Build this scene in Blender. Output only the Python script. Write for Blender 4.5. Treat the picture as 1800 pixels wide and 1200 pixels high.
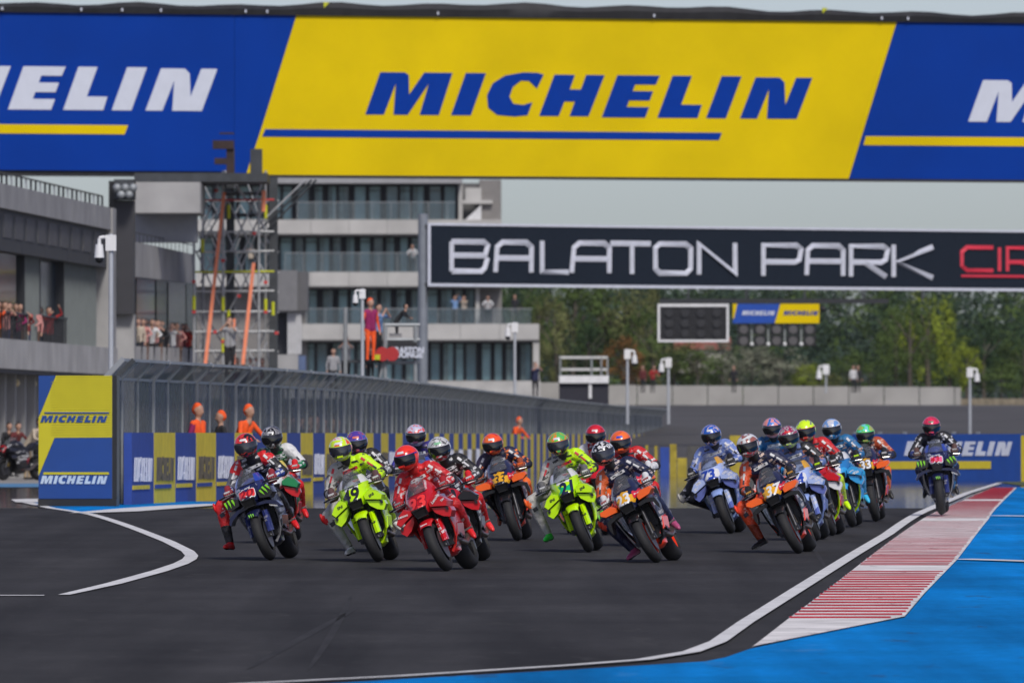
import bpy, math, random
import numpy as np
from mathutils import Vector, Matrix, Euler
from mathutils.geometry import tessellate_polygon

random.seed(7)
R = math.radians
scene = bpy.context.scene
for _o in list(bpy.data.objects):
    bpy.data.objects.remove(_o, do_unlink=True)
COL = scene.collection

# ------------------------------------------------------------------ camera, sky, sun, exposure
CAM_Z = 1.2            # camera height over the pit straight
F = 20000.0            # focal length in photograph pixels (400 mm on 36 mm)
HOR = 765.0
cam_data = bpy.data.cameras.new('camera')
cam = bpy.data.objects.new('camera', cam_data)
COL.objects.link(cam)
cam_data.sensor_width = 36.0
cam_data.lens = 400.0
cam_data.clip_start = 1.0
cam_data.clip_end = 6000.0
cam.location = (0, 0, CAM_Z)
cam.rotation_euler = (R(90) + math.atan((HOR - 600.0) / F), 0, 0)
cam_data.dof.use_dof = True
cam_data.dof.focus_distance = 131.0
cam_data.dof.aperture_fstop = 7.5
scene.camera = cam

world = bpy.data.worlds.new('World')
scene.world = world
world.use_nodes = True
wn = world.node_tree
wn.nodes.clear()
w_out = wn.nodes.new('ShaderNodeOutputWorld')
w_bg = wn.nodes.new('ShaderNodeBackground')
w_sky = wn.nodes.new('ShaderNodeTexSky')
w_sky.sky_type = 'NISHITA'
w_sky.sun_disc = False
SUN_EL, SUN_AZ = 46.0, 165.0       # azimuth clockwise from +Y: behind the camera, to the right
w_sky.sun_elevation = R(SUN_EL)
w_sky.sun_rotation = R(SUN_AZ)
w_sky.air_density = 0.7
w_sky.dust_density = 1.2
w_sky.ozone_density = 2.0
w_hsv = wn.nodes.new('ShaderNodeHueSaturation')
w_hsv.inputs['Saturation'].default_value = 0.8
w_hsv.inputs['Hue'].default_value = 0.53
wn.links.new(w_sky.outputs[0], w_hsv.inputs['Color'])
wn.links.new(w_hsv.outputs[0], w_bg.inputs['Color'])
w_bg.inputs['Strength'].default_value = 0.118
wn.links.new(w_bg.outputs[0], w_out.inputs['Surface'])

sun_data = bpy.data.lights.new('sun', 'SUN')
sun_data.energy = 2.75
sun_data.angle = R(11)
sun_data.color = (1.0, 0.955, 0.9)
sun = bpy.data.objects.new('sun', sun_data)
COL.objects.link(sun)
_az, _el = R(SUN_AZ), R(SUN_EL)
_dir = Vector((math.sin(_az) * math.cos(_el), math.cos(_az) * math.cos(_el), math.sin(_el)))
sun.rotation_euler = _dir.to_track_quat('Z', 'Y').to_euler()
sun.location = (0, 100, 60)

scene.view_settings.view_transform = 'Standard'
scene.view_settings.look = 'None'
scene.view_settings.gamma = 1.0
scene.view_settings.exposure = 0.0
scene.view_settings.use_curve_mapping = False
scene.cycles.max_bounces = 6
scene.cycles.transparent_max_bounces = 24
scene.cycles.use_denoising = True

# ------------------------------------------------------------------ photograph geometry helpers
SLOPE = 0.00805
def g(Y):
    """ground height: the track climbs to a crest about 170 m away, then runs level"""
    a = -1.374 + SLOPE * Y
    k = 0.05
    return -k * math.log(1 + math.exp(-a / k)) if a / k > -30 else a
def bank(Y):
    z = g(Y)
    if Y > 400:
        t = min(1, (Y - 400) / 350.0)
        z += 3.2 * t
    return z
def P(x, y, Y):
    return Vector(((x - 900.0) / F * Y, Y, CAM_Z + (HOR - y) * Y / F))
def gp(x, y):
    """photo pixel -> point on the ground"""
    lo, hi = 20.0, 900.0
    for _ in range(60):
        m = (lo + hi) / 2
        zr = CAM_Z + (HOR - y) * m / F
        if zr > g(m): lo = m
        else: hi = m
    return Vector(((x - 900.0) / F * lo, lo, g(lo)))
def s2l(c):
    c = c / 255.0
    return c / 12.92 if c <= 0.04045 else ((c + 0.055) / 1.055) ** 2.4
def C(r, gg, b):
    return (s2l(r), s2l(gg), s2l(b))

# ------------------------------------------------------------------ materials
_mats = {}
def M(name, rgb, rough=0.5, metal=0.0, var=0.08, vscale=3.0, bump=0.0, bscale=40.0, alpha=1.0, coat=0.0, spec=0.5, dirt=0.0):
    if name in _mats: return _mats[name]
    m = bpy.data.materials.new(name)
    m.use_nodes = True
    nt = m.node_tree
    b = nt.nodes['Principled BSDF']
    b.inputs['Roughness'].default_value = rough
    b.inputs['Metallic'].default_value = metal
    b.inputs['Specular IOR Level'].default_value = spec
    b.inputs['Coat Weight'].default_value = coat
    b.inputs['Coat Roughness'].default_value = 0.08
    b.inputs['Alpha'].default_value = alpha
    tc = nt.nodes.new('ShaderNodeTexCoord')
    nz = nt.nodes.new('ShaderNodeTexNoise')
    nz.inputs['Scale'].default_value = vscale
    nz.inputs['Detail'].default_value = 6
    nt.links.new(tc.outputs['Object'], nz.inputs['Vector'])
    mp = nt.nodes.new('ShaderNodeMapRange')
    mp.inputs['From Min'].default_value = 0.3
    mp.inputs['From Max'].default_value = 0.7
    mp.inputs['To Min'].default_value = 1 - var
    mp.inputs['To Max'].default_value = 1 + var
    nt.links.new(nz.outputs['Fac'], mp.inputs['Value'])
    mx = nt.nodes.new('ShaderNodeVectorMath'); mx.operation = 'SCALE'
    mx.inputs[0].default_value = rgb
    nt.links.new(mp.outputs[0], mx.inputs['Scale'])
    nt.links.new(mx.outputs[0], b.inputs['Base Color'])
    if bump:
        n2 = nt.nodes.new('ShaderNodeTexNoise')
        n2.inputs['Scale'].default_value = bscale
        n2.inputs['Detail'].default_value = 4
        nt.links.new(tc.outputs['Object'], n2.inputs['Vector'])
        bp = nt.nodes.new('ShaderNodeBump')
        bp.inputs['Strength'].default_value = bump
        bp.inputs['Distance'].default_value = 0.02
        nt.links.new(n2.outputs['Fac'], bp.inputs['Height'])
        nt.links.new(bp.outputs[0], b.inputs['Normal'])
    _mats[name] = m
    return m

def M_patches(name, base, patch, accent=None, scale=9.0, amount=0.5, rough=0.45, seed=0.0, coat=0.0):
    """leather or fairing carrying rows of small printed sponsor patches"""
    if name in _mats: return _mats[name]
    m = bpy.data.materials.new(name)
    m.use_nodes = True
    nt = m.node_tree
    b = nt.nodes['Principled BSDF']
    b.inputs['Roughness'].default_value = rough
    b.inputs['Coat Weight'].default_value = coat; b.inputs['Coat Roughness'].default_value = .08
    tc = nt.nodes.new('ShaderNodeTexCoord')
    mpg = nt.nodes.new('ShaderNodeMapping')
    mpg.inputs['Rotation'].default_value = (R(90), R(17), R(12))
    mpg.inputs['Location'].default_value = (seed, seed * 0.7, seed * 1.3)
    nt.links.new(tc.outputs['Object'], mpg.inputs['Vector'])
    br = nt.nodes.new('ShaderNodeTexBrick')
    br.inputs['Scale'].default_value = scale
    br.inputs['Color1'].default_value = (0, 0, 0, 1)
    br.inputs['Color2'].default_value = (1, 1, 1, 1)
    br.inputs['Mortar'].default_value = (0, 0, 0, 1)
    br.inputs['Mortar Size'].default_value = 0.07
    br.inputs['Brick Width'].default_value = 0.85
    br.inputs['Row Height'].default_value = 0.42
    br.inputs['Bias'].default_value = -0.2
    nt.links.new(mpg.outputs[0], br.inputs['Vector'])
    nz = nt.nodes.new('ShaderNodeTexNoise')
    nz.inputs['Scale'].default_value = scale * 0.55
    nz.inputs['Detail'].default_value = 1
    nt.links.new(mpg.outputs[0], nz.inputs['Vector'])
    n3 = nt.nodes.new('ShaderNodeTexNoise')
    n3.inputs['Scale'].default_value = scale * 9
    n3.inputs['Detail'].default_value = 1
    nt.links.new(tc.outputs['Object'], n3.inputs['Vector'])
    def thr(sock, t):
        q = nt.nodes.new('ShaderNodeMath'); q.operation = 'GREATER_THAN'
        nt.links.new(sock, q.inputs[0]); q.inputs[1].default_value = t
        return q.outputs[0]
    def mul(a, c):
        q = nt.nodes.new('ShaderNodeMath'); q.operation = 'MULTIPLY'
        nt.links.new(a, q.inputs[0]); nt.links.new(c, q.inputs[1])
        return q.outputs[0]
    sep = nt.nodes.new('ShaderNodeSeparateColor')
    nt.links.new(br.outputs['Color'], sep.inputs[0])
    mask = mul(mul(thr(sep.outputs[0], 0.42), thr(nz.outputs['Fac'], 0.60 - 0.28 * amount)), thr(n3.outputs['Fac'], 0.44))
    mx = nt.nodes.new('ShaderNodeMix'); mx.data_type = 'RGBA'
    mx.inputs['A'].default_value = (*base, 1)
    mx.inputs['B'].default_value = (*patch, 1)
    nt.links.new(mask, mx.inputs['Factor'])
    out = mx.outputs['Result']
    if accent:
        n4 = nt.nodes.new('ShaderNodeTexNoise')
        n4.inputs['Scale'].default_value = scale * 0.35
        n4.inputs['Detail'].default_value = 0
        mp4 = nt.nodes.new('ShaderNodeMapping')
        mp4.inputs['Location'].default_value = (seed + 3, 5, 1)
        nt.links.new(tc.outputs['Object'], mp4.inputs['Vector'])
        nt.links.new(mp4.outputs[0], n4.inputs['Vector'])
        mx2 = nt.nodes.new('ShaderNodeMix'); mx2.data_type = 'RGBA'
        nt.links.new(thr(n4.outputs['Fac'], 0.58), mx2.inputs['Factor'])
        nt.links.new(out, mx2.inputs['A'])
        mx2.inputs['B'].default_value = (*accent, 1)
        out = mx2.outputs['Result']
    nt.links.new(out, b.inputs['Base Color'])
    # leather creases
    n5 = nt.nodes.new('ShaderNodeTexNoise'); n5.inputs['Scale'].default_value = 16; n5.inputs['Detail'].default_value = 3
    nt.links.new(tc.outputs['Object'], n5.inputs['Vector'])
    bp = nt.nodes.new('ShaderNodeBump'); bp.inputs['Strength'].default_value = 0.9 if coat == 0 else 0.0; bp.inputs['Distance'].default_value = 0.035
    nt.links.new(n5.outputs['Fac'], bp.inputs['Height'])
    nt.links.new(bp.outputs[0], b.inputs['Normal'])
    _mats[name] = m
    return m

def M_graphic(name, c1, c2, c3, scale=6.0, seed=0.0, rough=0.22):
    """glossy helmet paint: swirling bands of three colours"""
    if name in _mats: return _mats[name]
    m = bpy.data.materials.new(name); m.use_nodes = True
    nt = m.node_tree; b = nt.nodes['Principled BSDF']
    b.inputs['Roughness'].default_value = rough
    b.inputs['Coat Weight'].default_value = 0.4
    tc = nt.nodes.new('ShaderNodeTexCoord')
    mp = nt.nodes.new('ShaderNodeMapping'); mp.inputs['Location'].default_value = (seed, seed * 2, seed * 3)
    nt.links.new(tc.outputs['Object'], mp.inputs['Vector'])
    nz = nt.nodes.new('ShaderNodeTexNoise'); nz.inputs['Scale'].default_value = scale; nz.inputs['Detail'].default_value = 0.5
    nz.inputs['Distortion'].default_value = 1.5
    nt.links.new(mp.outputs[0], nz.inputs['Vector'])
    cr = nt.nodes.new('ShaderNodeValToRGB'); cr.color_ramp.interpolation = 'CONSTANT'
    e = cr.color_ramp.elements
    e[0].position = 0; e[0].color = (*c1, 1)
    e[1].position = 0.5; e[1].color = (*c2, 1)
    q = e.new(0.58); q.color = (*c3, 1)
    nt.links.new(nz.outputs['Fac'], cr.inputs['Fac'])
    nt.links.new(cr.outputs['Color'], b.inputs['Base Color'])
    _mats[name] = m
    return m

def M_clear(name, tint, opacity, rough=0.08):
    if name in _mats: return _mats[name]
    m = bpy.data.materials.new(name); m.use_nodes = True
    nt = m.node_tree; nt.nodes.clear()
    out = nt.nodes.new('ShaderNodeOutputMaterial')
    tr = nt.nodes.new('ShaderNodeBsdfTransparent'); tr.inputs['Color'].default_value = (0.93, 0.95, 0.97, 1)
    gl = nt.nodes.new('ShaderNodeBsdfPrincipled'); gl.inputs['Base Color'].default_value = (*tint, 1)
    gl.inputs['Roughness'].default_value = rough
    tc = nt.nodes.new('ShaderNodeTexCoord')
    nz = nt.nodes.new('ShaderNodeTexNoise'); nz.inputs['Scale'].default_value = 3; nz.inputs['Detail'].default_value = 1
    nt.links.new(tc.outputs['Object'], nz.inputs['Vector'])
    mr = nt.nodes.new('ShaderNodeMapRange')
    mr.inputs['To Min'].default_value = opacity * 0.7; mr.inputs['To Max'].default_value = min(1, opacity * 1.3)
    nt.links.new(nz.outputs['Fac'], mr.inputs['Value'])
    mx = nt.nodes.new('ShaderNodeMixShader')
    nt.links.new(mr.outputs[0], mx.inputs['Fac'])
    nt.links.new(tr.outputs[0], mx.inputs[1]); nt.links.new(gl.outputs[0], mx.inputs[2])
    nt.links.new(mx.outputs[0], out.inputs['Surface'])
    _mats[name] = m
    return m

# ------------------------------------------------------------------ mesh builder
class G:
    def __init__(s):
        s.v = []; s.f = []; s.m = []; s.mi = 0
    def add(s, vs, fs):
        o = len(s.v)
        s.v.extend([tuple(p) for p in vs])
        s.f.extend([tuple(i + o for i in f) for f in fs])
        s.m.extend([s.mi] * len(fs))
        return s
    def box(s, x0, x1, y0, y1, z0, z1, mat=None):
        vs = [(x, y, z) for z in (z0, z1) for y in (y0, y1) for x in (x0, x1)]
        if mat is not None: vs = [mat @ Vector(p) for p in vs]
        return s.add(vs, [(0, 2, 3, 1), (4, 5, 7, 6), (0, 1, 5, 4), (2, 6, 7, 3), (0, 4, 6, 2), (1, 3, 7, 5)])
    def bar(s, p0, p1, w, h=None, up=(0, 0, 1)):
        h = h or w
        p0 = Vector(p0); p1 = Vector(p1); d = (p1 - p0).normalized()
        u = Vector(up)
        if abs(d.dot(u)) > 0.99: u = Vector((0, 1, 0))
        a = d.cross(u).normalized(); b = a.cross(d).normalized()
        vs = []
        for p in (p0, p1):
            for sx, sy in ((-1, -1), (1, -1), (1, 1), (-1, 1)):
                vs.append(p + a * sx * w / 2 + b * sy * h / 2)
        return s.add(vs, [(0, 1, 2, 3), (7, 6, 5, 4), (0, 4, 5, 1), (1, 5, 6, 2), (2, 6, 7, 3), (3, 7, 4, 0)])
    def cyl(s, p0, p1, r0, r1=None, n=10, cap=True):
        r1 = r0 if r1 is None else r1
        p0 = Vector(p0); p1 = Vector(p1); d = (p1 - p0).normalized()
        u = Vector((0, 0, 1)) if abs(d.z) < 0.9 else Vector((0, 1, 0))
        a = d.cross(u).normalized(); b = a.cross(d)
        vs = []
        for p, r in ((p0, r0), (p1, r1)):
            for i in range(n):
                t = 2 * math.pi * i / n
                vs.append(p + a * math.cos(t) * r + b * math.sin(t) * r)
        fs = [(i, n + i, n + (i + 1) % n, (i + 1) % n) for i in range(n)]
        if cap: fs += [tuple(range(n)), tuple(range(2 * n - 1, n - 1, -1))]
        return s.add(vs, fs)
    def tube(s, pts, r, n=8):
        pts = [Vector(p) for p in pts]
        for a, b in zip(pts, pts[1:]): s.cyl(a, b, r, r, n)
        return s
    def ball(s, c, rx, ry=None, rz=None, nu=14, nv=9):
        ry = ry or rx; rz = rz or rx
        vs = [(c[0], c[1], c[2] + rz)]
        for j in range(1, nv):
            ph = math.pi * j / nv
            for i in range(nu):
                t = 2 * math.pi * i / nu
                vs.append((c[0] + rx * math.sin(ph) * math.cos(t), c[1] + ry * math.sin(ph) * math.sin(t), c[2] + rz * math.cos(ph)))
        vs.append((c[0], c[1], c[2] - rz))
        fs = [(0, 1 + i, 1 + (i + 1) % nu) for i in range(nu)]
        for j in range(nv - 2):
            for i in range(nu):
                a = 1 + j * nu + i; b = 1 + j * nu + (i + 1) % nu
                fs.append((a, a + nu, b + nu, b))
        l = len(vs) - 1; o = 1 + (nv - 2) * nu
        fs += [(l, o + (i + 1) % nu, o + i) for i in range(nu)]
        return s.add(vs, fs)
    def capsule(s, p0, p1, r0, r1, n=12):
        s.ball(p0, r0, nu=n, nv=8); s.ball(p1, r1, nu=n, nv=8)
        if (Vector(p1) - Vector(p0)).length > 1e-4: s.cyl(p0, p1, r0, r1, n)
        return s
    def loft(s, secs, closed=True, caps=True):
        n = len(secs[0]); o = []
        for q in secs: o.extend(q)
        fs = []
        for j in range(len(secs) - 1):
            for i in range(n if closed else n - 1):
                a = j * n + i; b = j * n + (i + 1) % n
                fs.append((a, b, b + n, a + n))
        if caps and closed:
            fs.append(tuple(range(n - 1, -1, -1)))
            fs.append(tuple((len(secs) - 1) * n + i for i in range(n)))
        return s.add(o, fs)
    def shell(s, grid, off):
        """grid of points -> thin solid with thickness vector function or constant vector"""
        r = len(grid); c = len(grid[0])
        vs = [Vector(p) for row in grid for p in row]
        vb = []
        for j in range(r):
            for i in range(c):
                p = Vector(grid[j][i])
                dv = off(p) if callable(off) else Vector(off)
                vb.append(p + dv)
        fs = []
        N = r * c
        for j in range(r - 1):
            for i in range(c - 1):
                a = j * c + i
                fs.append((a, a + 1, a + c + 1, a + c))
                fs.append((N + a + c, N + a + c + 1, N + a + 1, N + a))
        per = [i for i in range(c)] + [j * c + c - 1 for j in range(1, r)] + [(r - 1) * c + i for i in range(c - 2, -1, -1)] + [j * c for j in range(r - 2, 0, -1)]
        for k in range(len(per)):
            a = per[k]; b = per[(k + 1) % len(per)]
            fs.append((b, a, N + a, N + b))
        return s.add(vs + vb, fs)
    def poly(s, pts, depth_vec):
        """flat polygon extruded by depth_vec"""
        pts = [Vector(p) for p in pts]; n = len(pts); d = Vector(depth_vec)
        tris = tessellate_polygon([pts])
        vs = pts + [p + d for p in pts]
        fs = [tuple(t) for t in tris] + [tuple(n + i for i in reversed(t)) for t in tris]
        fs += [(i, (i + 1) % n, n + (i + 1) % n, n + i) for i in range(n)]
        return s.add(vs, fs)
    def mesh(s, name, smooth=None, fix=True):
        me = bpy.data.meshes.new(name)
        me.from_pydata([tuple(p) for p in s.v], [], s.f)
        if any(s.m):
            me.polygons.foreach_set('material_index', s.m)
        if fix:
            import bmesh
            bm = bmesh.new(); bm.from_mesh(me)
            bmesh.ops.recalc_face_normals(bm, faces=bm.faces)
            bm.to_mesh(me); bm.free()
        if smooth is not None:
            me.polygons.foreach_set('use_smooth', [True] * len(me.polygons))
            try: me.set_sharp_from_angle(angle=R(smooth))
            except Exception: pass
        me.update()
        return me

def ob(name, me, mats, parent=None, loc=None, rot=None, scale=None):
    o = bpy.data.objects.new(name, me)
    if not isinstance(mats, (list, tuple)): mats = [mats]
    while len(me.materials) < len(mats): me.materials.append(None)
    for i, m in enumerate(mats):
        if me.materials[i] is None and me.users <= 1:
            me.materials[i] = m
        if me.materials[i] is not m:
            o.material_slots[i].link = 'OBJECT'
            o.material_slots[i].material = m
    COL.objects.link(o)
    if parent: o.parent = parent
    if loc is not None: o.location = loc
    if rot is not None: o.rotation_euler = rot
    if scale is not None: o.scale = scale
    return o
def tag(o, label=None, cat=None, group=None, kind=None):
    if label: o['label'] = label
    if cat: o['category'] = cat
    if group: o['group'] = group
    if kind: o['kind'] = kind
    return o
def empty(name, loc=(0, 0, 0), rot=(0, 0, 0)):
    e = bpy.data.objects.new(name, None)
    e.empty_display_size = 0.3
    COL.objects.link(e); e.location = loc; e.rotation_euler = rot
    return e
def copy_tree(o, parent=None):
    c = o.copy(); COL.objects.link(c)
    c.parent = parent
    for ch in list(o.children): copy_tree(ch, c)
    return c

# ------------------------------------------------------------------ lettering
_MW = {
 'M': [(82,222),(135,72),(222,72),(236,82),(237,150),(290,72),(390,72),(342,222),(274,222),(306,112),(232,222),(182,222),(190,112),(148,222)],
 'I': [(385,222),(437,72),(508,72),(455,222)],
 'C': [(712,75),(688,125),(660,98),(632,97),(603,120),(591,155),(605,180),(640,184),(672,174),(655,220),(610,225),(548,220),(516,195),(512,150),(532,108),(575,80),(640,68),(690,69)],
 'H': [(696,222),(750,75),(822,75),(804,127),(843,127),(862,75),(927,75),(870,222),(803,222),(822,170),(785,170),(765,222)],
 'E': [(917,225),(972,75),(1122,75),(1108,107),(1035,107),(1026,131),(1098,131),(1086,164),(1014,164),(1005,188),(1084,188),(1070,225)],
 'L': [(1113,225),(1167,75),(1235,75),(1197,178),(1270,178),(1255,225)],
 'J': [(1285,225),(1340,75),(1410,75),(1355,225)],
 'N': [(1405,225),(1460,78),(1545,78),(1562,95),(1565,175),(1603,78),(1660,78),(1605,225),(1500,225),(1507,120),(1465,225)],
}
def heavy_word(letters, depth=0.02, x_from=82.0):
    """heavy italic word, unit letter height, in the XZ plane, front facing -Y"""
    gg = G()
    for ch in letters:
        gg.poly([((x - x_from) / 150.0, 0, (222 - y) / 150.0) for x, y in _MW[ch]], (0, depth, 0))
    return gg
def text_mesh(txt, size=1.0, bold=0.0, shear=0.0, depth=0.0, align='CENTER'):
    cu = bpy.data.curves.new('t', 'FONT')
    cu.body = txt; cu.size = size; cu.offset = bold; cu.shear = shear; cu.extrude = depth
    cu.align_x = align; cu.align_y = 'CENTER'; cu.resolution_u = 3
    t = bpy.data.objects.new('t', cu); COL.objects.link(t)
    dg = bpy.context.evaluated_depsgraph_get()
    me = bpy.data.meshes.new_from_object(t.evaluated_get(dg))
    vs = [tuple(v.co) for v in me.vertices]; fs = [tuple(p.vertices) for p in me.polygons]
    bpy.data.objects.remove(t); bpy.data.curves.remove(cu); bpy.data.meshes.remove(me)
    return vs, fs
def text_xz(txt, size, bold=0.0, shear=0.0, depth=0.004):
    """word in the XZ plane facing -Y, centred"""
    vs, fs = text_mesh(txt, size, bold, shear, depth)
    gg = G(); gg.add([(x, -z, y) for x, y, z in vs], fs)
    return gg
# ================================================================== THE SETTING: ground, track, kerb, run-off
def asphalt_mat(name, base, rough, streak=0.12, spec=0.25, bmp=0.35):
    m = bpy.data.materials.new(name); m.use_nodes = True
    nt = m.node_tree; b = nt.nodes['Principled BSDF']
    tc = nt.nodes.new('ShaderNodeTexCoord')
    mp = nt.nodes.new('ShaderNodeMapping'); mp.inputs['Scale'].default_value = (1.2, 0.06, 1)
    mp.inputs['Rotation'].default_value = (0, 0, R(4))
    nt.links.new(tc.outputs['Object'], mp.inputs['Vector'])
    n1 = nt.nodes.new('ShaderNodeTexNoise'); n1.inputs['Scale'].default_value = 1.0; n1.inputs['Detail'].default_value = 8
    nt.links.new(mp.outputs[0], n1.inputs['Vector'])
    n2 = nt.nodes.new('ShaderNodeTexNoise'); n2.inputs['Scale'].default_value = 0.35; n2.inputs['Detail'].default_value = 5
    nt.links.new(tc.outputs['Object'], n2.inputs['Vector'])
    n3 = nt.nodes.new('ShaderNodeTexNoise'); n3.inputs['Scale'].default_value = 9.0; n3.inputs['Detail'].default_value = 3
    nt.links.new(tc.outputs['Object'], n3.inputs['Vector'])
    def rng(s, a, c):
        q = nt.nodes.new('ShaderNodeMapRange'); q.inputs['From Min'].default_value = 0.3; q.inputs['From Max'].default_value = 0.7
        q.inputs['To Min'].default_value = a; q.inputs['To Max'].default_value = c; nt.links.new(s, q.inputs['Value']); return q.outputs[0]
    def mul(a, c):
        q = nt.nodes.new('ShaderNodeMath'); q.operation = 'MULTIPLY'; nt.links.new(a, q.inputs[0]); nt.links.new(c, q.inputs[1]); return q.outputs[0]
    k = mul(mul(rng(n1.outputs['Fac'], 1 - streak, 1 + streak), rng(n2.outputs['Fac'], 0.82, 1.18)), rng(n3.outputs['Fac'], 0.86, 1.14))
    vm = nt.nodes.new('ShaderNodeVectorMath'); vm.operation = 'SCALE'; vm.inputs[0].default_value = base
    nt.links.new(k, vm.inputs['Scale']); nt.links.new(vm.outputs[0], b.inputs['Base Color'])
    b.inputs['Roughness'].default_value = rough
    b.inputs['Specular IOR Level'].default_value = spec
    n4 = nt.nodes.new('ShaderNodeTexNoise'); n4.inputs['Scale'].default_value = 60; n4.inputs['Detail'].default_value = 2
    nt.links.new(tc.outputs['Object'], n4.inputs['Vector'])
    bp = nt.nodes.new('ShaderNodeBump'); bp.inputs['Strength'].default_value = bmp; bp.inputs['Distance'].default_value = 0.004
    nt.links.new(n4.outputs['Fac'], bp.inputs['Height']); nt.links.new(bp.outputs[0], b.inputs['Normal'])
    return m
def add_specks(m, dark, thr_, scale, amt):
    nt = m.node_tree; b = nt.nodes['Principled BSDF']; src = b.inputs['Base Color'].links[0].from_socket
    tc = nt.nodes.new('ShaderNodeTexCoord'); mp = nt.nodes.new('ShaderNodeMapping'); mp.inputs['Scale'].default_value = (1, .25, 1)
    nt.links.new(tc.outputs['Object'], mp.inputs['Vector'])
    nz = nt.nodes.new('ShaderNodeTexNoise'); nz.inputs['Scale'].default_value = scale; nz.inputs['Detail'].default_value = 7; nz.inputs['Roughness'].default_value = .7
    nt.links.new(mp.outputs[0], nz.inputs['Vector'])
    mr = nt.nodes.new('ShaderNodeMapRange'); mr.inputs['From Min'].default_value = thr_; mr.inputs['From Max'].default_value = thr_ + .06
    mr.inputs['To Max'].default_value = amt; nt.links.new(nz.outputs['Fac'], mr.inputs['Value'])
    mx = nt.nodes.new('ShaderNodeMix'); mx.data_type = 'RGBA'; nt.links.new(mr.outputs[0], mx.inputs['Factor'])
    nt.links.new(src, mx.inputs['A']); mx.inputs['B'].default_value = (*dark, 1); nt.links.new(mx.outputs['Result'], b.inputs['Base Color'])
asphalt = asphalt_mat('asphalt', (0.034, 0.0335, 0.0345), 0.92, 0.34, 0.1)
asphalt_old = asphalt_mat('worn_asphalt', (0.085, 0.083, 0.08), 0.9, 0.1, 0.1)
blue_paint = asphalt_mat('blue_runoff_paint', (0.002, 0.175, 0.50), 0.9, 0.3, 0.02)
white_paint = M('white_track_paint', (0.62, 0.62, 0.61), 0.7, var=0.12, vscale=1.3)
kerb_white = M('kerb_white_paint', (0.66, 0.64, 0.62), 0.75, var=0.25, vscale=1.6)
kerb_red = M('kerb_red_paint', (0.40, 0.010, 0.022), 0.7, var=0.3, vscale=1.1)
add_specks(blue_paint, (.03, .06, .12), .60, 1.6, .55); add_specks(blue_paint, (.10, .25, .45), .62, .35, .35)
add_specks(kerb_white, (.08, .07, .07), .60, 3.0, .6); add_specks(white_paint, (.12, .12, .12), .62, 4.0, .5); add_specks(asphalt, (.055, .054, .053), .60, 2.2, .5)
grass_m = M('dry_grass', (0.06, 0.075, 0.02), 0.95, var=0.4, vscale=0.8)
earth_m = M('bank_earth', (0.055, 0.052, 0.049), 0.95, var=0.35, vscale=0.12)

def rows(Y0, Y1):
    r = [Y0]; y = Y0
    while y < Y1 - 1e-6:
        st = 2.0 if y < 260 else 12.0
        y = min(Y1, y + st); r.append(y)
    return r
def lerp_at(pts, Y):
    if Y <= pts[0][1]: return pts[0][0]
    for (x0, y0), (x1, y1) in zip(pts, pts[1:]):
        if Y <= y1: return x0 + (x1 - x0) * (Y - y0) / max(1e-6, y1 - y0)
    return pts[-1][0]
def strip(name, left, right, layer, mat, Y0=None, Y1=None, parent=None, zf=g):
    """ground sheet between two polylines given as (X, Y) world points rising in Y"""
    Y0 = Y0 if Y0 is not None else max(left[0][1], right[0][1])
    Y1 = Y1 if Y1 is not None else min(left[-1][1], right[-1][1])
    gg = G(); vs = []; fs = []
    rr = sorted(set(rows(Y0, Y1) + [p[1] for p in left + right if Y0 < p[1] < Y1]))
    for Y in rr:
        a = lerp_at(left, Y); b = lerp_at(right, Y)
        for t in (0, 0.5, 1): vs.append((a + (b - a) * t, Y, zf(Y) + 0.004 * layer))
    for j in range(len(rr) - 1):
        for i in range(2):
            q = j * 3 + i; fs.append((q, q + 1, q + 4, q + 3))
    gg.add(vs, fs)
    return ob(name, gg.mesh(name, fix=False), mat, parent)
def ribbon(name, pts, layer, mat, parent=None):
    """painted line: list of (x, y, half thickness in px vertical, half width px horizontal) -> along-path sheet"""
    W = [gp(x, y) for x, y, _ in pts]
    gg = G(); vs = []
    n = len(W)
    dense = []
    for i in range(n - 1):
        k = max(1, int((W[i + 1] - W[i]).length / 1.5))
        for j in range(k):
            t = j / k
            dense.append((W[i].lerp(W[i + 1], t), pts[i][2] * (1 - t) + pts[i + 1][2] * t))
    dense.append((W[-1], pts[-1][2]))
    for i, (p, w) in enumerate(dense):
        a = dense[max(0, i - 1)][0]; b = dense[min(len(dense) - 1, i + 1)][0]
        d = (b - a); d.z = 0; d.normalize()
        nrm = Vector((-d.y, d.x, 0))
        for s_ in (-1, 1):
            q = p + nrm * w / 2 * s_
            vs.append((q.x, q.y, g(q.y) + 0.004 * layer))
    fs = [(2 * i, 2 * i + 1, 2 * i + 3, 2 * i + 2) for i in range(len(dense) - 1)]
    gg.add(vs, fs)
    return ob(name, gg.mesh(name, fix=False), mat, parent)

# one base sheet to the horizon
gg = G(); vs = []; fs = []
YS = [-60, 0, 40] + list(range(60, 260, 3)) + list(range(260, 760, 10)) + [800, 1000, 1400, 2200, 4000]
XS = [-1500, -300, -60, -20, 0, 20, 60, 300, 1500]
for Y in YS:
    for X in XS: vs.append((X, Y, bank(Y)))
for j in range(len(YS) - 1):
    for i in range(len(XS) - 1):
        q = j * len(XS) + i; fs.append((q, q + 1, q + len(XS) + 1, q + len(XS)))
gg.add(vs, fs)
tag(ob('ground', gg.mesh('ground', fix=False), asphalt_old), kind='structure')

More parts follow.
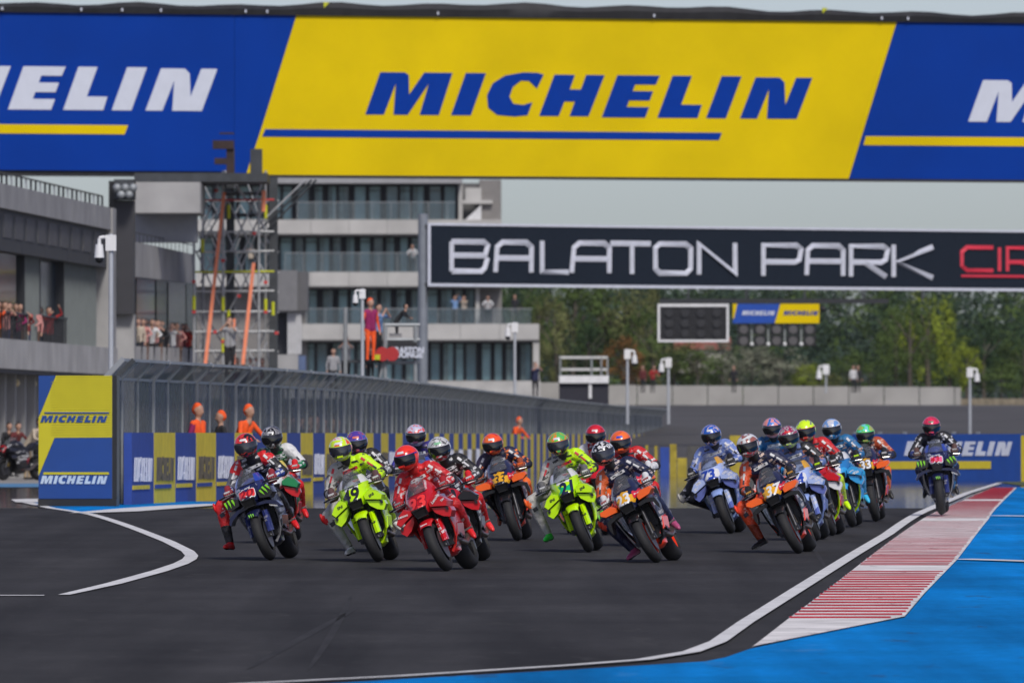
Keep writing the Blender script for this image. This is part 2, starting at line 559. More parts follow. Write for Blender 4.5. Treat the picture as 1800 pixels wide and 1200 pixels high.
# race track asphalt
trk = strip('race_track', [(-60, 30), (-60, 420)], [(60, 30), (60, 420)], 1, asphalt, 30, 188)
tag(trk, kind='structure')
asphalt_hot = asphalt_mat('mirage_asphalt', (0.035, 0.035, 0.037), 0.05, 0.1, 0.5, 0.02)  # far track made glossy to imitate heat mirage reflections; the asphalt itself isn't polished
tag(strip('race_track', [(-60, 30), (-60, 420)], [(60, 30), (60, 420)], 1, asphalt_hot, 188.01, 420, zf=bank), kind='structure')
# embankment behind the straight
emb = strip('embankment', [(-120, 300), (-120, 760)], [(400, 300), (400, 760)], 2, earth_m, 421, 752, zf=lambda Y: bank(Y))
tag(emb, kind='structure')

# blue run-off on the right
def W2(x, y):
    p = gp(x, y); return (p.x, p.y)
blue_left = [W2(x, y) for x, y in ((560, 1203), (800, 1189), (1000, 1178), (1240, 1163), (1275, 1156), (1318, 1141), (1460, 1110), (1590, 1086), (1625, 1045), (1680, 985), (1700, 960), (1735, 915), (1765, 878), (1787, 857))]
blue_left = [(-60, 20), (blue_left[0][0] - 9, blue_left[0][1] - 3)] + blue_left + [(12.6, 262)]
tag(strip('blue_runoff', blue_left, [(80, 20), (80, 262)], 2, blue_paint, 20, 262), kind='structure')
tag(strip('grass_verge', [(11.9, 255), (12.4, 292)], [(80, 255), (80, 292)], 4, grass_m, 255, 292), kind='structure')

# kerb: white painted concrete with raised red-faced ridges
kl = [W2(x, y) for x, y in ((1322, 1140), (1386, 1090), (1450, 1042), (1520, 987), (1562, 955), (1612, 920), (1665, 893), (1710, 873), (1745, 858))]
kr = [W2(x, y) for x, y in ((1322, 1139), (1590, 1086), (1625, 1045), (1683, 985), (1702, 960), (1737, 915), (1767, 878), (1788, 857))]
kerb = empty('kerb', (0, 0, 0)); tag(kerb, kind='structure')
strip('kerb_base', kl, kr, 5, kerb_white, kl[0][1], kl[-1][1], kerb)
Yk = kl[1][1] + 0.15; i = 0
while Yk < kl[-1][1] - 1 and i < 290:
    step = 1.22 if Yk < 125 else 0.98
    ph = Yk - kl[1][1]
    skip = (22.3 < ph < 24.6) or (59 < ph < 62.5) or (100 < ph < 104)
    if not skip:
        a = lerp_at(kl, Yk); b = lerp_at(kr, Yk) - 0.02
        z = g(Yk) + 0.0215; hh = .0145 if Yk < 125 else .010 if Yk < 138 else (.0065 if Yk < 150 else .0032)
        gg = G()
        j = random.uniform(-.03, .03)
        # wedge: sloping red face towards the camera, white top behind it
        x0, x1 = a + random.uniform(0, .03), b - random.uniform(0, .03)
        vs = [(x0, Yk, z), (x1, Yk, z), (x1, Yk + .06, z + hh), (x0, Yk + .06, z + hh), (x1, Yk + .5, z), (x0, Yk + .5, z)]
        gg.add(vs, [(0, 1, 2, 3)])
        gg.mi = 1
        gg.add(vs, [(3, 2, 4, 5), (0, 3, 5), (1, 4, 2)])
        ob('kerb_ridge', gg.mesh('kerb_ridge', fix=False), [kerb_red, kerb_white], kerb)
    Yk += step; i += 1

# rubber laid down by braking and accelerating tyres
rub = M('rubber_mark', (.0305, .030, .0305), .9, var=.25, vscale=.5, spec=.15)
marks = empty('rubber_marks', (0, 0, 0)); tag(marks, kind='structure')
rr_ = random.Random(4)
for k in range(4):
    x0 = rr_.uniform(-3.4, 4.2); y0 = rr_.uniform(84, 140); L_ = rr_.uniform(14, 45); cv = rr_.uniform(-.006, .006); dx = rr_.uniform(.0, .03); w_ = rr_.uniform(.05, .10)
    n_ = 14; gg = G(); vs = []
    for i_ in range(n_ + 1):
        t_ = L_ * i_ / n_; xx = x0 + dx * t_ + cv * .03 * t_ * t_; tw = w_ * math.sin(math.pi * (i_ + .4) / (n_ + .8)) ** .5
        vs += [(xx - tw / 2, y0 + t_, g(y0 + t_) + .0065), (xx + tw / 2, y0 + t_, g(y0 + t_) + .0065)]
    gg.add(vs, [(2 * i_, 2 * i_ + 1, 2 * i_ + 3, 2 * i_ + 2) for i_ in range(n_)]); ob('rubber_mark', gg.mesh('rubber_mark', fix=False), rub, marks)
# white lines
lines = empty('road_markings', (0, 0, 0)); tag(lines, kind='structure')
ribbon('edge_line', [(400, 1207, .12), (700, 1192, .13), (1000, 1173, .14), (1130, 1163, .14), (1215, 1149, .15), (1262, 1131, .15), (1310, 1097, .15), (1400, 1040, .16), (1500, 977, .16), (1560, 941, .16), (1632, 897, .16), (1700, 868, .16), (1757, 850, .16)], 6, white_paint, lines)
ribbon('edge_line', [(112, 1047, .12), (200, 1027, .18), (280, 1005, .19), (318, 992, .18), (333, 984, .17), (337, 978, .16), (330, 970, .16), (296, 953, .16), (240, 931, .15), (160, 905, .15), (90, 894, .15), (48, 884, .2)], 4, white_paint, lines)
ribbon('edge_line', [(48, 884, .4), (62, 879, .9), (90, 878, .9)], 5, white_paint, lines)
ribbon('edge_line', [(140, 903, .35), (200, 900, .8), (260, 895, .9), (330, 890, .8), (400, 887, .8)], 5, white_paint, lines)
ribbon('edge_line', [(-60, 1048, .25), (78, 1048, .25)], 4, white_paint, lines)
ribbon('runoff_line', [(1686, 985, .4), (1740, 986.5, .4), (1900, 992, .4)], 6, white_paint, lines)
ribbon('runoff_line', [(1746, 908, .5), (1900, 911, .5)], 6, white_paint, lines)
# small blue triangle at the pit exit
bt = strip('blue_pit_exit', [W2(150, 905), W2(96, 896), W2(52, 885), (-11, 231)], [W2(152, 904), W2(380, 889), W2(385, 886), (-4.6, 231)], 3, blue_paint, W2(150, 904)[1], 205)
tag(bt, kind='structure')
tag(strip('blue_pit_stripe', [(-40, 262), (-40, 282)], [(-9, 262), (-9, 282)], 3, M('pale_blue_paint', (.07, .2, .36), .8), 262, 282), kind='structure')
tag(strip('pit_apron', [(-40, 282), (-40, 420)], [(-8, 282), (-8, 420)], 3, M('pale_concrete', (.26, .25, .24), .9), 282, 420, zf=bank), kind='structure')
# ================================================================== LARGE STRUCTURES
blue_ad = M('banner_blue', (0.0008, 0.036, 0.27), 0.7, var=0.09, vscale=0.35, spec=0.08, bump=.35, bscale=1.2)
yellow_ad = M('banner_yellow', (0.66, 0.48, 0.0006), 0.7, var=0.09, vscale=0.35, spec=0.08, bump=.35, bscale=1.2)
white_ad = M('banner_white', (0.55, 0.58, 0.66), 0.55, var=0.03)
black_cloth = M('black_tarpaulin', (0.018, 0.018, 0.02), 0.7, var=0.3, bump=0.6, bscale=3)
galv = M('galvanised_steel', (0.30, 0.32, 0.33), 0.55, 0.3, var=0.15)
galv_dark = M('dark_steel', (0.045, 0.05, 0.055), 0.6, 0.2, var=0.2)
conc = M('pale_concrete_wall', (0.44, 0.43, 0.41), 0.9, var=0.17, vscale=0.7)
conc_d = M('grey_cladding', (0.33, 0.325, 0.32), 0.85, var=0.16, vscale=0.8)
dark_band = M('anthracite_cladding', (0.04, 0.042, 0.047), 0.7, var=0.1)
white_plastic = M('white_plastic', (0.7, 0.7, 0.7), 0.35)
black_plastic = M('black_plastic', (0.012, 0.012, 0.013), 0.4)
glass_blue = M('blue_window_glass', (0.08, 0.16, 0.20), 0.2, var=0.45, vscale=0.35, spec=0.6)
glass_cur = M('curtained_glass', (0.20, 0.34, 0.37), 0.3, var=0.3, vscale=0.6)
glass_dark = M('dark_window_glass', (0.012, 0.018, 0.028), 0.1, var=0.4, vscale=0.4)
frame_dark = M('dark_window_frame', (0.015, 0.017, 0.022), 0.5)
orange_strap = M('orange_strap', (0.9, 0.27, 0.14), 0.6)
yellow_pl = M('yellow_sleeve', (0.5, 0.52, 0.01), 0.6)
red_pl = M('red_clamp', (0.5, 0.03, 0.03), 0.6)
rail_glass = M_clear('balcony_glass', (0.2, 0.25, 0.27), 0.18)
mesh_m = M_clear('fence_mesh', (0.15, 0.175, 0.185), 0.55, 0.8)
mesh_m2 = M_clear('fence_mesh_top', (0.12, 0.145, 0.155), 0.82, 0.8)

# ---- the big banner over the track ---------------------------------------------------
BL, BR = 384.0, 396.0
def bn(x, y, d=0.0):
    """point on the yawed banner plane for a photo pixel; d metres towards the camera"""
    k = (x + 140) / 2080.0
    Y = BL + (BR - BL) * k
    # z stays level: use heights taken at the left end
    p = P(x, y, Y)
    return Vector((p.x, p.y - d, p.z))
def bz(y):      # height from the pixel row measured at x = 430
    return CAM_Z + (HOR - y) * 387.3 / F
banner = empty('overhead_banner', (0, 390, 10))
tag(banner, 'huge blue and yellow tyre advertising banner spanning the top of the picture above the track', 'banner')
def on_plane(x, xl, Yl, xr, Yr):
    Xl = (xl - 900.0) / F * Yl; Xr = (xr - 900.0) / F * Yr; m = (Yr - Yl) / (Xr - Xl); k = (x - 900.0) / F
    Y = (Yl - m * Xl) / (1 - m * k)
    return k * Y, Y
def bpt(x, z, d=0.0):
    X, Y = on_plane(x, -140, BL, 1940, BR)
    return Vector((X, Y - d, z))
zt, zb = bz(25), bz(307)
loc0 = Vector((0, 390, 10))
def shape(name, pts, mat, d, depth, parent):
    gg = G(); gg.poly([bpt(x, z, d) - loc0 for x, z in pts], (0, depth, 0))
    return ob(name, gg.mesh(name), mat, parent)
shape('panel', [(-150, zt + .02), (412, zt + .02), (412, zb + .1), (-150, zb + .1)], blue_ad, 0.0, .15, banner)
shape('panel', [(412.5, zt), (521, zt), (460, bz(222)), (432, zb), (412.5, zb)], blue_ad, 0.0, .15, banner)
shape('panel', [(521.5, zt), (1577, zt), (1492, zb), (432.5, zb), (460.5, bz(222))], yellow_ad, 0.0, .15, banner)
shape('panel', [(1577.5, zt), (1960, zt), (1960, zb), (1492.5, zb)], blue_ad, 0.0, .15, banner)
def word_on_banner(x0, x1, y0, y1, mat, letters='MICHELJN'):
    """letters drawn in the banner plane: x by pixel column, height by pixel row"""
    gg = G()
    for ch in letters:
        pts = [((px - 82) / 1578.0, (225 - py) / 153.0) for px, py in _MW[ch]]
        gg.poly([bpt(x0 + (x1 - x0) * u, bz(y0) + (bz(y1) - bz(y0)) * v, .02) - loc0 for u, v in pts], (0, .015, 0))
    return ob('lettering', gg.mesh('lettering'), mat, banner)
blue_print = M('print_blue', (0.001, 0.036, 0.28), 0.7, var=0.04, spec=.08)
word_on_banner(642, 1428, 201, 125, blue_print)
word_on_banner(-400, 382, 196, 119, white_ad, 'CHELJN')
word_on_banner(1702, 2486, 205, 129, white_ad, 'MI')
shape('stripe', [(461, bz(240)), (1264, bz(240)), (1269, bz(227)), (466, bz(227))], blue_print, .02, .015, banner)
shape('stripe', [(-150, bz(238)), (219, bz(238)), (225, bz(222)), (-150, bz(222))], yellow_ad, .02, .015, banner)
shape('stripe', [(1518, bz(247)), (1960, bz(247)), (1960, bz(231)), (1522, bz(231))], yellow_ad, .02, .015, banner)
# folded black tarpaulin along the top edge, black hem below
gg = G(); secs = []
for i in range(60):
    x = -150 + 2110 * i / 59.0
    h = .30 + .05 * math.sin(i * 1.3) + .03 * math.sin(i * .7) + (0.13 if x > 380 and x < 1500 else 0) * abs(math.sin((x - 380) / 360))
    secs.append([bpt(x, zt - .03, .1) - loc0, bpt(x, zt + h * .55, .17) - loc0, bpt(x, zt + h, .0) - loc0, bpt(x, zt + h * .9, -.2) - loc0, bpt(x, zt - .03, -.2) - loc0])
gg.loft(secs); ob('rolled_tarpaulin', gg.mesh('rolled_tarpaulin', 50), black_cloth, banner)
shape('hem', [(-150, zb - .01), (1960, zb - .01), (1960, zb - .10), (-150, zb - .10)], black_cloth, .005, .12, banner)
shape('frame', [(-150, zt), (1960, zt), (1960, zb), (-150, zb)], galv_dark, -.20, .4, banner)
for x in (4, 143, 215, 283, 432, 470, 770, 1150, 1550, 1596):
    gg = G(); p = bpt(x, zt + .1, .22) - loc0
    gg.box(p.x - .03, p.x + .03, p.y - .02, p.y + .02, p.z - .06, p.z + .04)
    ob('tie', gg.mesh('tie'), white_ad if x not in (574, 1450) else yellow_pl, banner)
gg = G()
for x in (574, 1450):
    p = bpt(x, zt + .33, .22) - loc0
    gg.poly([(p.x - .1, p.y, p.z + .1), (p.x + .1, p.y, p.z + .08), (p.x - .08, p.y, p.z - .1)], (0, .02, 0))
ob('strap_end', gg.mesh('strap_end'), yellow_pl, banner)

# ---- scaffold tower carrying the banner ----------------------------------------------
tower = empty('scaffold_tower', (0, 0, 0))
tag(tower, 'scaffold tower with orange straps holding up the banner behind the pit fence', 'scaffold tower')
TY = 384.0
pole_m = M('scaffold_tube', (0.38, 0.39, 0.40), 0.5, 0.3, var=0.2)
def tp(x, y, dy=0.0): return P(x, y, TY + dy)
def tb(name, a, b, r, mat):
    gg = G(); gg.cyl(a, b, r, r, 8); return ob(name, gg.mesh(name, 40), mat, tower)
for x, dy, top in ((341, 0, 355), (357, 1.5, 350), (392, 0, 300), (402, 2.6, 300), (455, 0, 350), (467, 1.5, 300), (482, 2.6, 345)):
    tb('scaffold_pole', tp(x, 745, dy), tp(x, top, dy), .044, pole_m)
for j, y in enumerate((352, 408, 442, 478, 512, 548, 583, 617, 652)):
    tb('ledger', tp(341, y), tp(482, y - 1, 0), .033, yellow_pl if j in (3,) else (red_pl if j == 0 else pole_m))
    tb('ledger', tp(357, y + 2, 2.6), tp(490, y + 1, 2.6), .03, pole_m)
for a, b in (((392, 300), (350, 420)), ((395, 300), (432, 352)), ((400, 352), (470, 490)), ((470, 352), (400, 500)), ((345, 442), (392, 548)),
             ((400, 410), (455, 548)), ((458, 442), (402, 548)), ((345, 548), (388, 652)), ((398, 548), (455, 650)), ((460, 548), (396, 652)),
             ((400, 300), (470, 408)), ((462, 320), (405, 442)), ((350, 440), (400, 352)), ((470, 600), (420, 700)), ((355, 590), (340, 700)), ((400, 590), (360, 700)), ((420, 480), (450, 410))):
    tb('diagonal_brace', tp(*a, .3), tp(*b, .3), .03, pole_m)
    tb('diagonal_brace', tp(822 - a[0], a[1] + 8, 2.5), tp(822 - b[0], b[1] + 8, 2.5), .026, pole_m)
for a, b in (((394, 338), (361, 640)), ((446, 462), (427, 640)), ((412, 560), (412, 640))):
    gg = G(); gg.bar(tp(*a, -.3), tp(*b, -.3), .115 if a[0] != 412 else .07, .02, up=(0, 1, 0)); ob('orange_strap', gg.mesh('orange_strap'), orange_strap, tower)
gg = G(); gg.bar(tp(464, 335, -.3), tp(463, 372, -.3), .13, .02, up=(0, 1, 0)); ob('orange_strap', gg.mesh('orange_strap'), orange_strap, tower)
for x, y in ((341, 520), (392, 522), (402, 545), (467, 525), (480, 530), (356, 420), (402, 360), (467, 360), (392, 595)):
    gg = G(); gg.cyl(tp(x, y, -.1), tp(x, y + 24, -.1), .058, .058, 10); ob('yellow_sleeve', gg.mesh('yellow_sleeve', 40), yellow_pl, tower)
for x, y in ((341, 352), (447, 410), (392, 458), (341, 495), (467, 496), (392, 600), (341, 548), (420, 520), (378, 583), (402, 612), (467, 548), (486, 585), (380, 335)):
    gg = G(); c = tp(x, y, -.12); gg.box(c.x - .06, c.x + .06, c.y - .06, c.y + .06, c.z - .05, c.z + .05); ob('clamp', gg.mesh('clamp'), red_pl, tower)
# dark steel columns, head plates and the outriggers to both sides
for x0, x1, y0, dy in ((398, 412, 262, 1.0), (473, 488, 312, 1.4), (440, 461, 262, -1.2)):
    gg = G(); a = tp(x0, y0, dy); b = tp(x1, 745 if x0 != 440 else 310, dy); gg.box(a.x, b.x, a.y - .2, a.y + .2, b.z, a.z); ob('steel_column', gg.mesh('steel_column'), galv_dark, tower)
gg = G(); a = tp(374, 247, -1.2); b = tp(411, 262, -1.2); gg.box(a.x, b.x, a.y - .3, a.y + .3, b.z, a.z)
gg.box(tp(386, 236, -1.2).x, tp(411, 233, -1.2).x, a.y - .2, a.y + .2, tp(0, 236, -1.2).z, tp(0, 233, -1.2).z)
gg.box(tp(398, 262, -1.2).x, tp(411, 0, -1.2).x, a.y - .2, a.y + .2, tp(0, 306, -1.2).z, tp(0, 262, -1.2).z)
gg.box(tp(377, 278, -1.2).x, tp(398, 0, -1.2).x, a.y - .2, a.y + .2, tp(0, 289, -1.2).z, tp(0, 278, -1.2).z)
ob('head_plate', gg.mesh('head_plate'), M('rusty_brown_steel', (.03, .014, .012), .7, var=.4), tower)
for a, b in (((548, 316), (452, 408)), ((556, 316), (462, 412)), ((537, 316), (455, 395)), ((315, 312), (380, 375)), ((305, 312), (370, 372))):
    tb('outrigger', tp(*a, .8), tp(*b, .8), .036, galv_dark if a[0] in (548, 556, 315) else pole_m)
for y in (318, 340, 378):
    tb('ledger', tp(398, y, .5), tp(467, y, .5), .06, galv_dark)

# ---- circuit name gantry ---------------------------------------------------------------
SY = 470.0
sign = empty('circuit_name_gantry', (0, 0, 0))
tag(sign, 'dark grey gantry sign with white outlined lettering over the straight on a steel post', 'gantry sign')
navy = M('sign_navy_mesh', (0.011, 0.017, 0.028), 0.8, var=0.12, vscale=9, spec=.15)
sil = M('sign_silver', (0.58, 0.60, 0.68), 0.4, var=0.06)
redn = M('sign_red', (0.62, 0.03, 0.06), 0.5)
def sp(x, y, d=0.0):
    """x pixel column; y pixel row given in the frame of the left end; the sign runs back to the right"""
    X, Y = on_plane(x, 755, SY, 1800, SY * 1.035)
    z = CAM_Z + (HOR - y) * SY / F
    return Vector((X, Y - d, z))
def sbox(name, x0, x1, y0, y1, d, th, mat):
    gg = G(); gg.poly([sp(x0, y0, d), sp(x1, y0, d), sp(x1, y1, d), sp(x0, y1, d)], (0, th, 0)); return ob(name, gg.mesh(name), mat, sign)
for i in range(14):
    x0 = 757 + 87 * i
    sbox('panel', x0, x0 + 86.8, 396, 498, 0, .015, navy)
sbox('backing', 757, 1980, 396, 498, -.02, .2, M('sign_backing', (.015, .02, .03), .9))
sbox('top_rail', 752, 1980, 392, 396, .06, .35, sil)
sbox('bottom_rail', 752, 1980, 498, 503, .06, .35, sil)
sbox('end_frame', 752, 757, 396, 498, .06, .35, sil)
gg = G(); a = P(735, 376, SY + .3); b = P(752, 745, SY + .3)
gg.cyl((P(743.5, 376, SY + .3)), (P(743.5, 745, SY + .3)), .2, .2, 14); ob('post', gg.mesh('post', 40), M('post_grey', (.22, .24, .27), .5, .2), sign)
for yy in (398, 500):
    gg = G(); gg.bar(P(740, yy, SY + .2), P(757, yy, SY + .2), .16); ob('bracket', gg.mesh('bracket'), galv_dark, sign)
gg = G(); gg.bar(P(752, 500, SY + .2), P(746, 540, SY + .2), .12); ob('bracket', gg.mesh('bracket'), galv_dark, sign)
# letters as thick strokes; coordinates are photo pixels in the frame of the left end
T = 424; Bm = 478; MD = 450
glyphs = [
 [[(794, 424), (794, 476)], [(794, 424), (850, 424), (857, 430), (853, 447)], [(794, 448), (857, 448)], [(857, 452), (852, 470), (846, 476), (794, 476)]],
 [[(871, 477), (874, 432), (884, 424), (925, 424), (934, 432), (934, 477)], [(874, 452), (934, 452)]],
 [[(953, 421), (953, 476), (1000, 476)]],
 [[(1005, 477), (1009, 432), (1019, 424), (1062, 424), (1071, 432), (1071, 477)], [(1009, 452), (1071, 452)]],
 [[(1073, 424), (1144, 424)], [(1111, 424), (1111, 478)]],
 [[(1160, 424), (1205, 424), (1214, 431), (1214, 468), (1206, 476), (1160, 476), (1152, 468), (1152, 431), (1160, 424)]],
 [[(1229, 478), (1229, 423), (1292, 474), (1292, 421)]],
 [[(1342, 479), (1342, 424), (1400, 424), (1408, 431), (1405, 450), (1397, 454), (1342, 454)]],
 [[(1418, 477), (1420, 432), (1429, 424), (1474, 424), (1482, 432), (1482, 478)], [(1420, 452), (1482, 452)]],
 [[(1496, 479), (1496, 424), (1552, 424), (1560, 430), (1557, 448), (1549, 453), (1498, 453)], [(1520, 453), (1558, 479)]],
 [[(1571, 421), (1571, 479)], [(1640, 424), (1573, 452), (1640, 480)]],
]
cir = [
 [[(1746, 424), (1700, 424), (1691, 432), (1691, 458), (1700, 466), (1746, 466)]],
 [[(1757, 424), (1757, 467)]],
 [[(1771, 467), (1771, 424), (1822, 424), (1829, 430), (1826, 446), (1818, 450), (1773, 450)], [(1795, 450), (1829, 468)]],
]
def shear_row(x, y): return y
def strokes(name, gl, w, mat, d, th):
    gg = G()
    for line in gl:
        pts = [sp(x, y, d) for x, y in line]
        n = len(pts)
        closed = (line[0] == line[-1])
        L = []; Rr = []
        for i, p in enumerate(pts):
            if closed and i == n - 1: L.append(L[0]); Rr.append(Rr[0]); continue
            pa = pts[i - 1] if i > 0 else (pts[-2] if closed else None)
            pb = pts[i + 1] if i < n - 1 else (pts[1] if closed else None)
            d1 = (p - pa).normalized() if pa is not None else (pb - p).normalized()
            d2 = (pb - p).normalized() if pb is not None else d1
            n1 = Vector((-d1.z, 0, d1.x)); n2 = Vector((-d2.z, 0, d2.x))
            m = (n1 + n2).normalized(); k = 1 / max(.45, m.dot(n1))
            L.append(p + m * w / 2 * k); Rr.append(p - m * w / 2 * k)
        vs = []
        for a, b in zip(L, Rr): vs += [a, b, a + Vector((0, th, 0)), b + Vector((0, th, 0))]
        fs = []
        for i in range(n - 1):
            q = 4 * i
            fs += [(q, q + 1, q + 5, q + 4), (q + 2, q + 6, q + 7, q + 3), (q, q + 4, q + 6, q + 2), (q + 1, q + 3, q + 7, q + 5)]
        fs += [(0, 2, 3, 1), (4 * n - 4, 4 * n - 3, 4 * n - 1, 4 * n - 2)]
        gg.add(vs, fs)
    return ob(name, gg.mesh(name), mat, sign)
sil2 = M('sign_letter_core', (0.52, 0.54, 0.60), 0.5)
for gl in glyphs:
    strokes('letter', gl, .185, sil, .06, .055)
    strokes('letter_core', gl, .055, sil2, .075, .01)
for gl in cir: strokes('letter', gl, .14, redn, .06, .055)
strokes('underline', [[(1690, 476), (1900, 476)]], .085, redn, .06, .055)

# ---- start light gantry -----------------------------------------------------------------
LY = 530.0
lg = empty('start_light_gantry', (0, 0, 0))
tag(lg, 'dark truss with five pairs of unlit start lights below the dark name sign', 'start lights')
def lp(x, y, d=0.0): return P(x, y, LY) + Vector((0, -d, 0))
def lbox(name, x0, x1, y0, y1, d, th, mat, parent=lg):
    a = lp(x0, y1, d); b = lp(x1, y0, d)
    gg = G(); gg.box(a.x, b.x, a.y, a.y + th, a.z, b.z); return ob(name, gg.mesh(name), mat, parent)
lbox('truss_beam', 1160, 1562, 525, 533, 0, .5, M('truss_black', (.02, .022, .026), .6))
for x in (1210, 1312, 1415, 1518, 1622):
    lbox('hanger', x - 2, x + 2, 495, 526, -.1, .1, galv_dark)
# tall uprights far outside the view on both sides carry the truss in reality; the near one stands behind the banner
lbox('light_cage', 1158, 1279, 537, 600, .2, .3, black_plastic)
for a, b, c, d in ((1156, 1281, 534, 539), (1156, 1281, 597, 601), (1156, 1160, 539, 597), (1277, 1281, 539, 597)):
    lbox('white_frame', a, b, c, d, .26, .12, white_plastic)
for i in range(4):
    for j in range(3):
        c = lp(1176 + 28 * i, 550 + 18 * j, .22)
        gg = G(); gg.cyl(c, c + Vector((0, -.08, 0)), .2, .2, 14); ob('lamp', gg.mesh('lamp', 40), M('unlit_lamp', (.03, .03, .033), .25), lg)
gg = G(); pts = [(1288, 534), (1296, 534), (1290, 560), (1288, 560)]
gg.poly([lp(x, y, .30) for x, y in pts], (0, .02, 0)); ob('advert_corner', gg.mesh('advert_corner'), yellow_ad, lg)
gg = G(); gg.poly([lp(x, y, .28) for x, y in ((1288, 534), (1371, 534), (1361, 568), (1288, 568))], (0, .08, 0)); ob('advert_panel', gg.mesh('advert_panel'), M('small_banner_blue', (.004, .06, .36), .5), lg)
gg = G(); gg.poly([lp(x, y, .28) for x, y in ((1371.5, 534), (1440, 534), (1440, 568), (1361.5, 568))], (0, .08, 0)); ob('advert_panel', gg.mesh('advert_panel'), yellow_ad, lg)
for x0, x1, mt in ((1304, 1362, white_ad), (1377, 1438, blue_print)):
    gg = G()
    for ch in 'MICHELJN':
        gg.poly([lp(x0 + (x1 - x0) * (px - 82) / 1578.0, 554 - 8 * (225 - py) / 153.0, .3) for px, py in _MW[ch]], (0, .01, 0))
    ob('lettering', gg.mesh('lettering'), mt, lg)
lens_m = M('start_lamp_lens', (.10, .095, .095), .3)
for i in range(5):
    x = 1307 + 29 * i
    for j in range(2):
        u = lbox('lamp_housing', x - 11, x + 11, 569 + 20 * j, 588 + 20 * j, .2, .35, black_plastic)
        c = lp(x, 579 + 20 * j, .2)
        gg = G(); gg.cyl(c, c + Vector((0, -.06, 0)), .2, .2, 16); ob('lens', gg.mesh('lens', 40), lens_m, u)
    if i < 4:
        lbox('spacer', x + 13, x + 16, 569, 603, 0, .1, galv)
        c = lp(x + 14.5, 605, .1); gg = G(); gg.ball(c, .1); ob('end_cap', gg.mesh('end_cap', 60), white_plastic, lg)
gg = G(); c = lp(1447, 543, .2); gg.ball(c, .13, .13, .15); ob('speaker', gg.mesh('speaker', 60), black_plastic, lg)

# ---- debris fence and advertising barrier along the pit wall --------------------------------
def fy(y): return 26000.0 / (HOR - y)
FP = []
for x, y in ((205, 632), (350, 641), (490, 650), (600, 659), (740, 674), (860, 689), (970, 702), (1080, 713), (1170, 720)):
    Y = fy(y); FP.append((((x - 900) / F) * Y, Y))
def path_pts(spacing, Ymax=None):
    out = []; carry = 0.0
    for (x0, y0), (x1, y1) in zip(FP, FP[1:]):
        L = math.hypot(x1 - x0, y1 - y0); t = carry
        while t < L:
            k = t / L; out.append((x0 + (x1 - x0) * k, y0 + (y1 - y0) * k, math.atan2(x1 - x0, y1 - y0))); t += spacing
        carry = t - L
    return [p for p in out if Ymax is None or p[1] < Ymax]
fence = empty('debris_fence', (0, 0, 0))
tag(fence, 'long grey wire mesh debris fence with cranked top along the pit wall', 'fence')
post_g = M('fence_post_grey', (.30, .315, .33), .5, .2)
FH = 2.5; KN = 2.18
pts_f = path_pts(2.6)
gp_ = G(); gp_.box(-.035, .035, -.04, .04, 0, KN); gp_.bar((0, 0, KN), (.30, 0, FH), .06); me_post = gp_.mesh('fence_post')
gp2 = G(); gp2.box(-.05, .05, -.05, .05, 0, KN); gp2.bar((0, 0, KN), (.32, 0, FH + .02), .09); me_post2 = gp2.mesh('fence_post')
for i, (x, y, a) in enumerate(pts_f):
    ob('post', me_post2 if i % 3 == 0 else me_post, post_g if i % 3 == 0 else galv, fence, (x - .2, y, g(y)), (0, 0, -a))
for i in range(len(pts_f) - 1):
    (x0, y0, a), (x1, y1, _) = pts_f[i], pts_f[i + 1]
    L = math.hypot(x1 - x0, y1 - y0)
    if i == 0 or abs(L - L_prev) > .02:
        q = G(); q.box(-.008, .008, .03, L - .03, .02, KN); me_pn = q.mesh('mesh_panel')
        q = G(); q.loft([[(.0, .0, KN), (.0, L, KN)], [(.30, .0, FH), (.30, L, FH)]], closed=False); me_tp = q.mesh('mesh_top')
        q = G(); q.bar((.30, 0, FH), (.30, L, FH), .05); q.bar((0, 0, KN), (0, L, KN), .045); me_rl = q.mesh('rail')
    L_prev = L; aa = -math.atan2(x1 - x0, y1 - y0)
    ob('mesh_panel', me_pn, mesh_m, fence, (x0 - .2, y0, g(y0)), (0, 0, aa))
    ob('mesh_top', me_tp, mesh_m2, fence, (x0 - .2, y0, g(y0)), (0, 0, aa))
    ob('rail', me_rl, galv, fence, (x0 - .2, y0, g(y0)), (0, 0, aa))
# corner stay where the fence begins
gg = G(); gg.bar((FP[0][0] - .02, FP[0][1] - .1, 0), (FP[0][0] - .02, FP[0][1] - .1, KN), .12); gg.bar((FP[0][0] - .02, FP[0][1] - .1, KN), (FP[0][0] + .3, FP[0][1] - .1, FH), .08)
ob('end_post', gg.mesh('end_post'), galv_dark, fence)

barrier = empty('advertising_barrier', (0, 0, 0))
tag(barrier, 'low barrier of alternating blue and yellow lettered boards below the mesh fence', 'barrier')
BW = 3.7; BH = 1.25
pb = path_pts(BW)
dull_blue = M('board_blue', (0.02, 0.06, 0.30), 0.75, var=0.12)
dull_yellow = M('board_yellow', (0.72, 0.56, 0.03), 0.75, var=0.12)
dull_white = M('board_white', (0.62, 0.64, 0.72), 0.8)
grey_print = M('board_grey_print', (0.10, 0.085, 0.06), 0.8)
q = G(); q.box(0, .14, .02, BW - .02, .0, BH); me_board = q.mesh('board')
hw = G()
for ch in 'MICHELJN': hw.poly([(0.0, .35 + 3.0 * (px - 82) / 1578.0, .40 + .42 * (225 - py) / 153.0) for px, py in _MW[ch]], (.012, 0, 0))
me_word = hw.mesh('lettering')
q = G(); q.box(0, .012, .1, BW * .78, .27, .34); me_st = q.mesh('stripe')
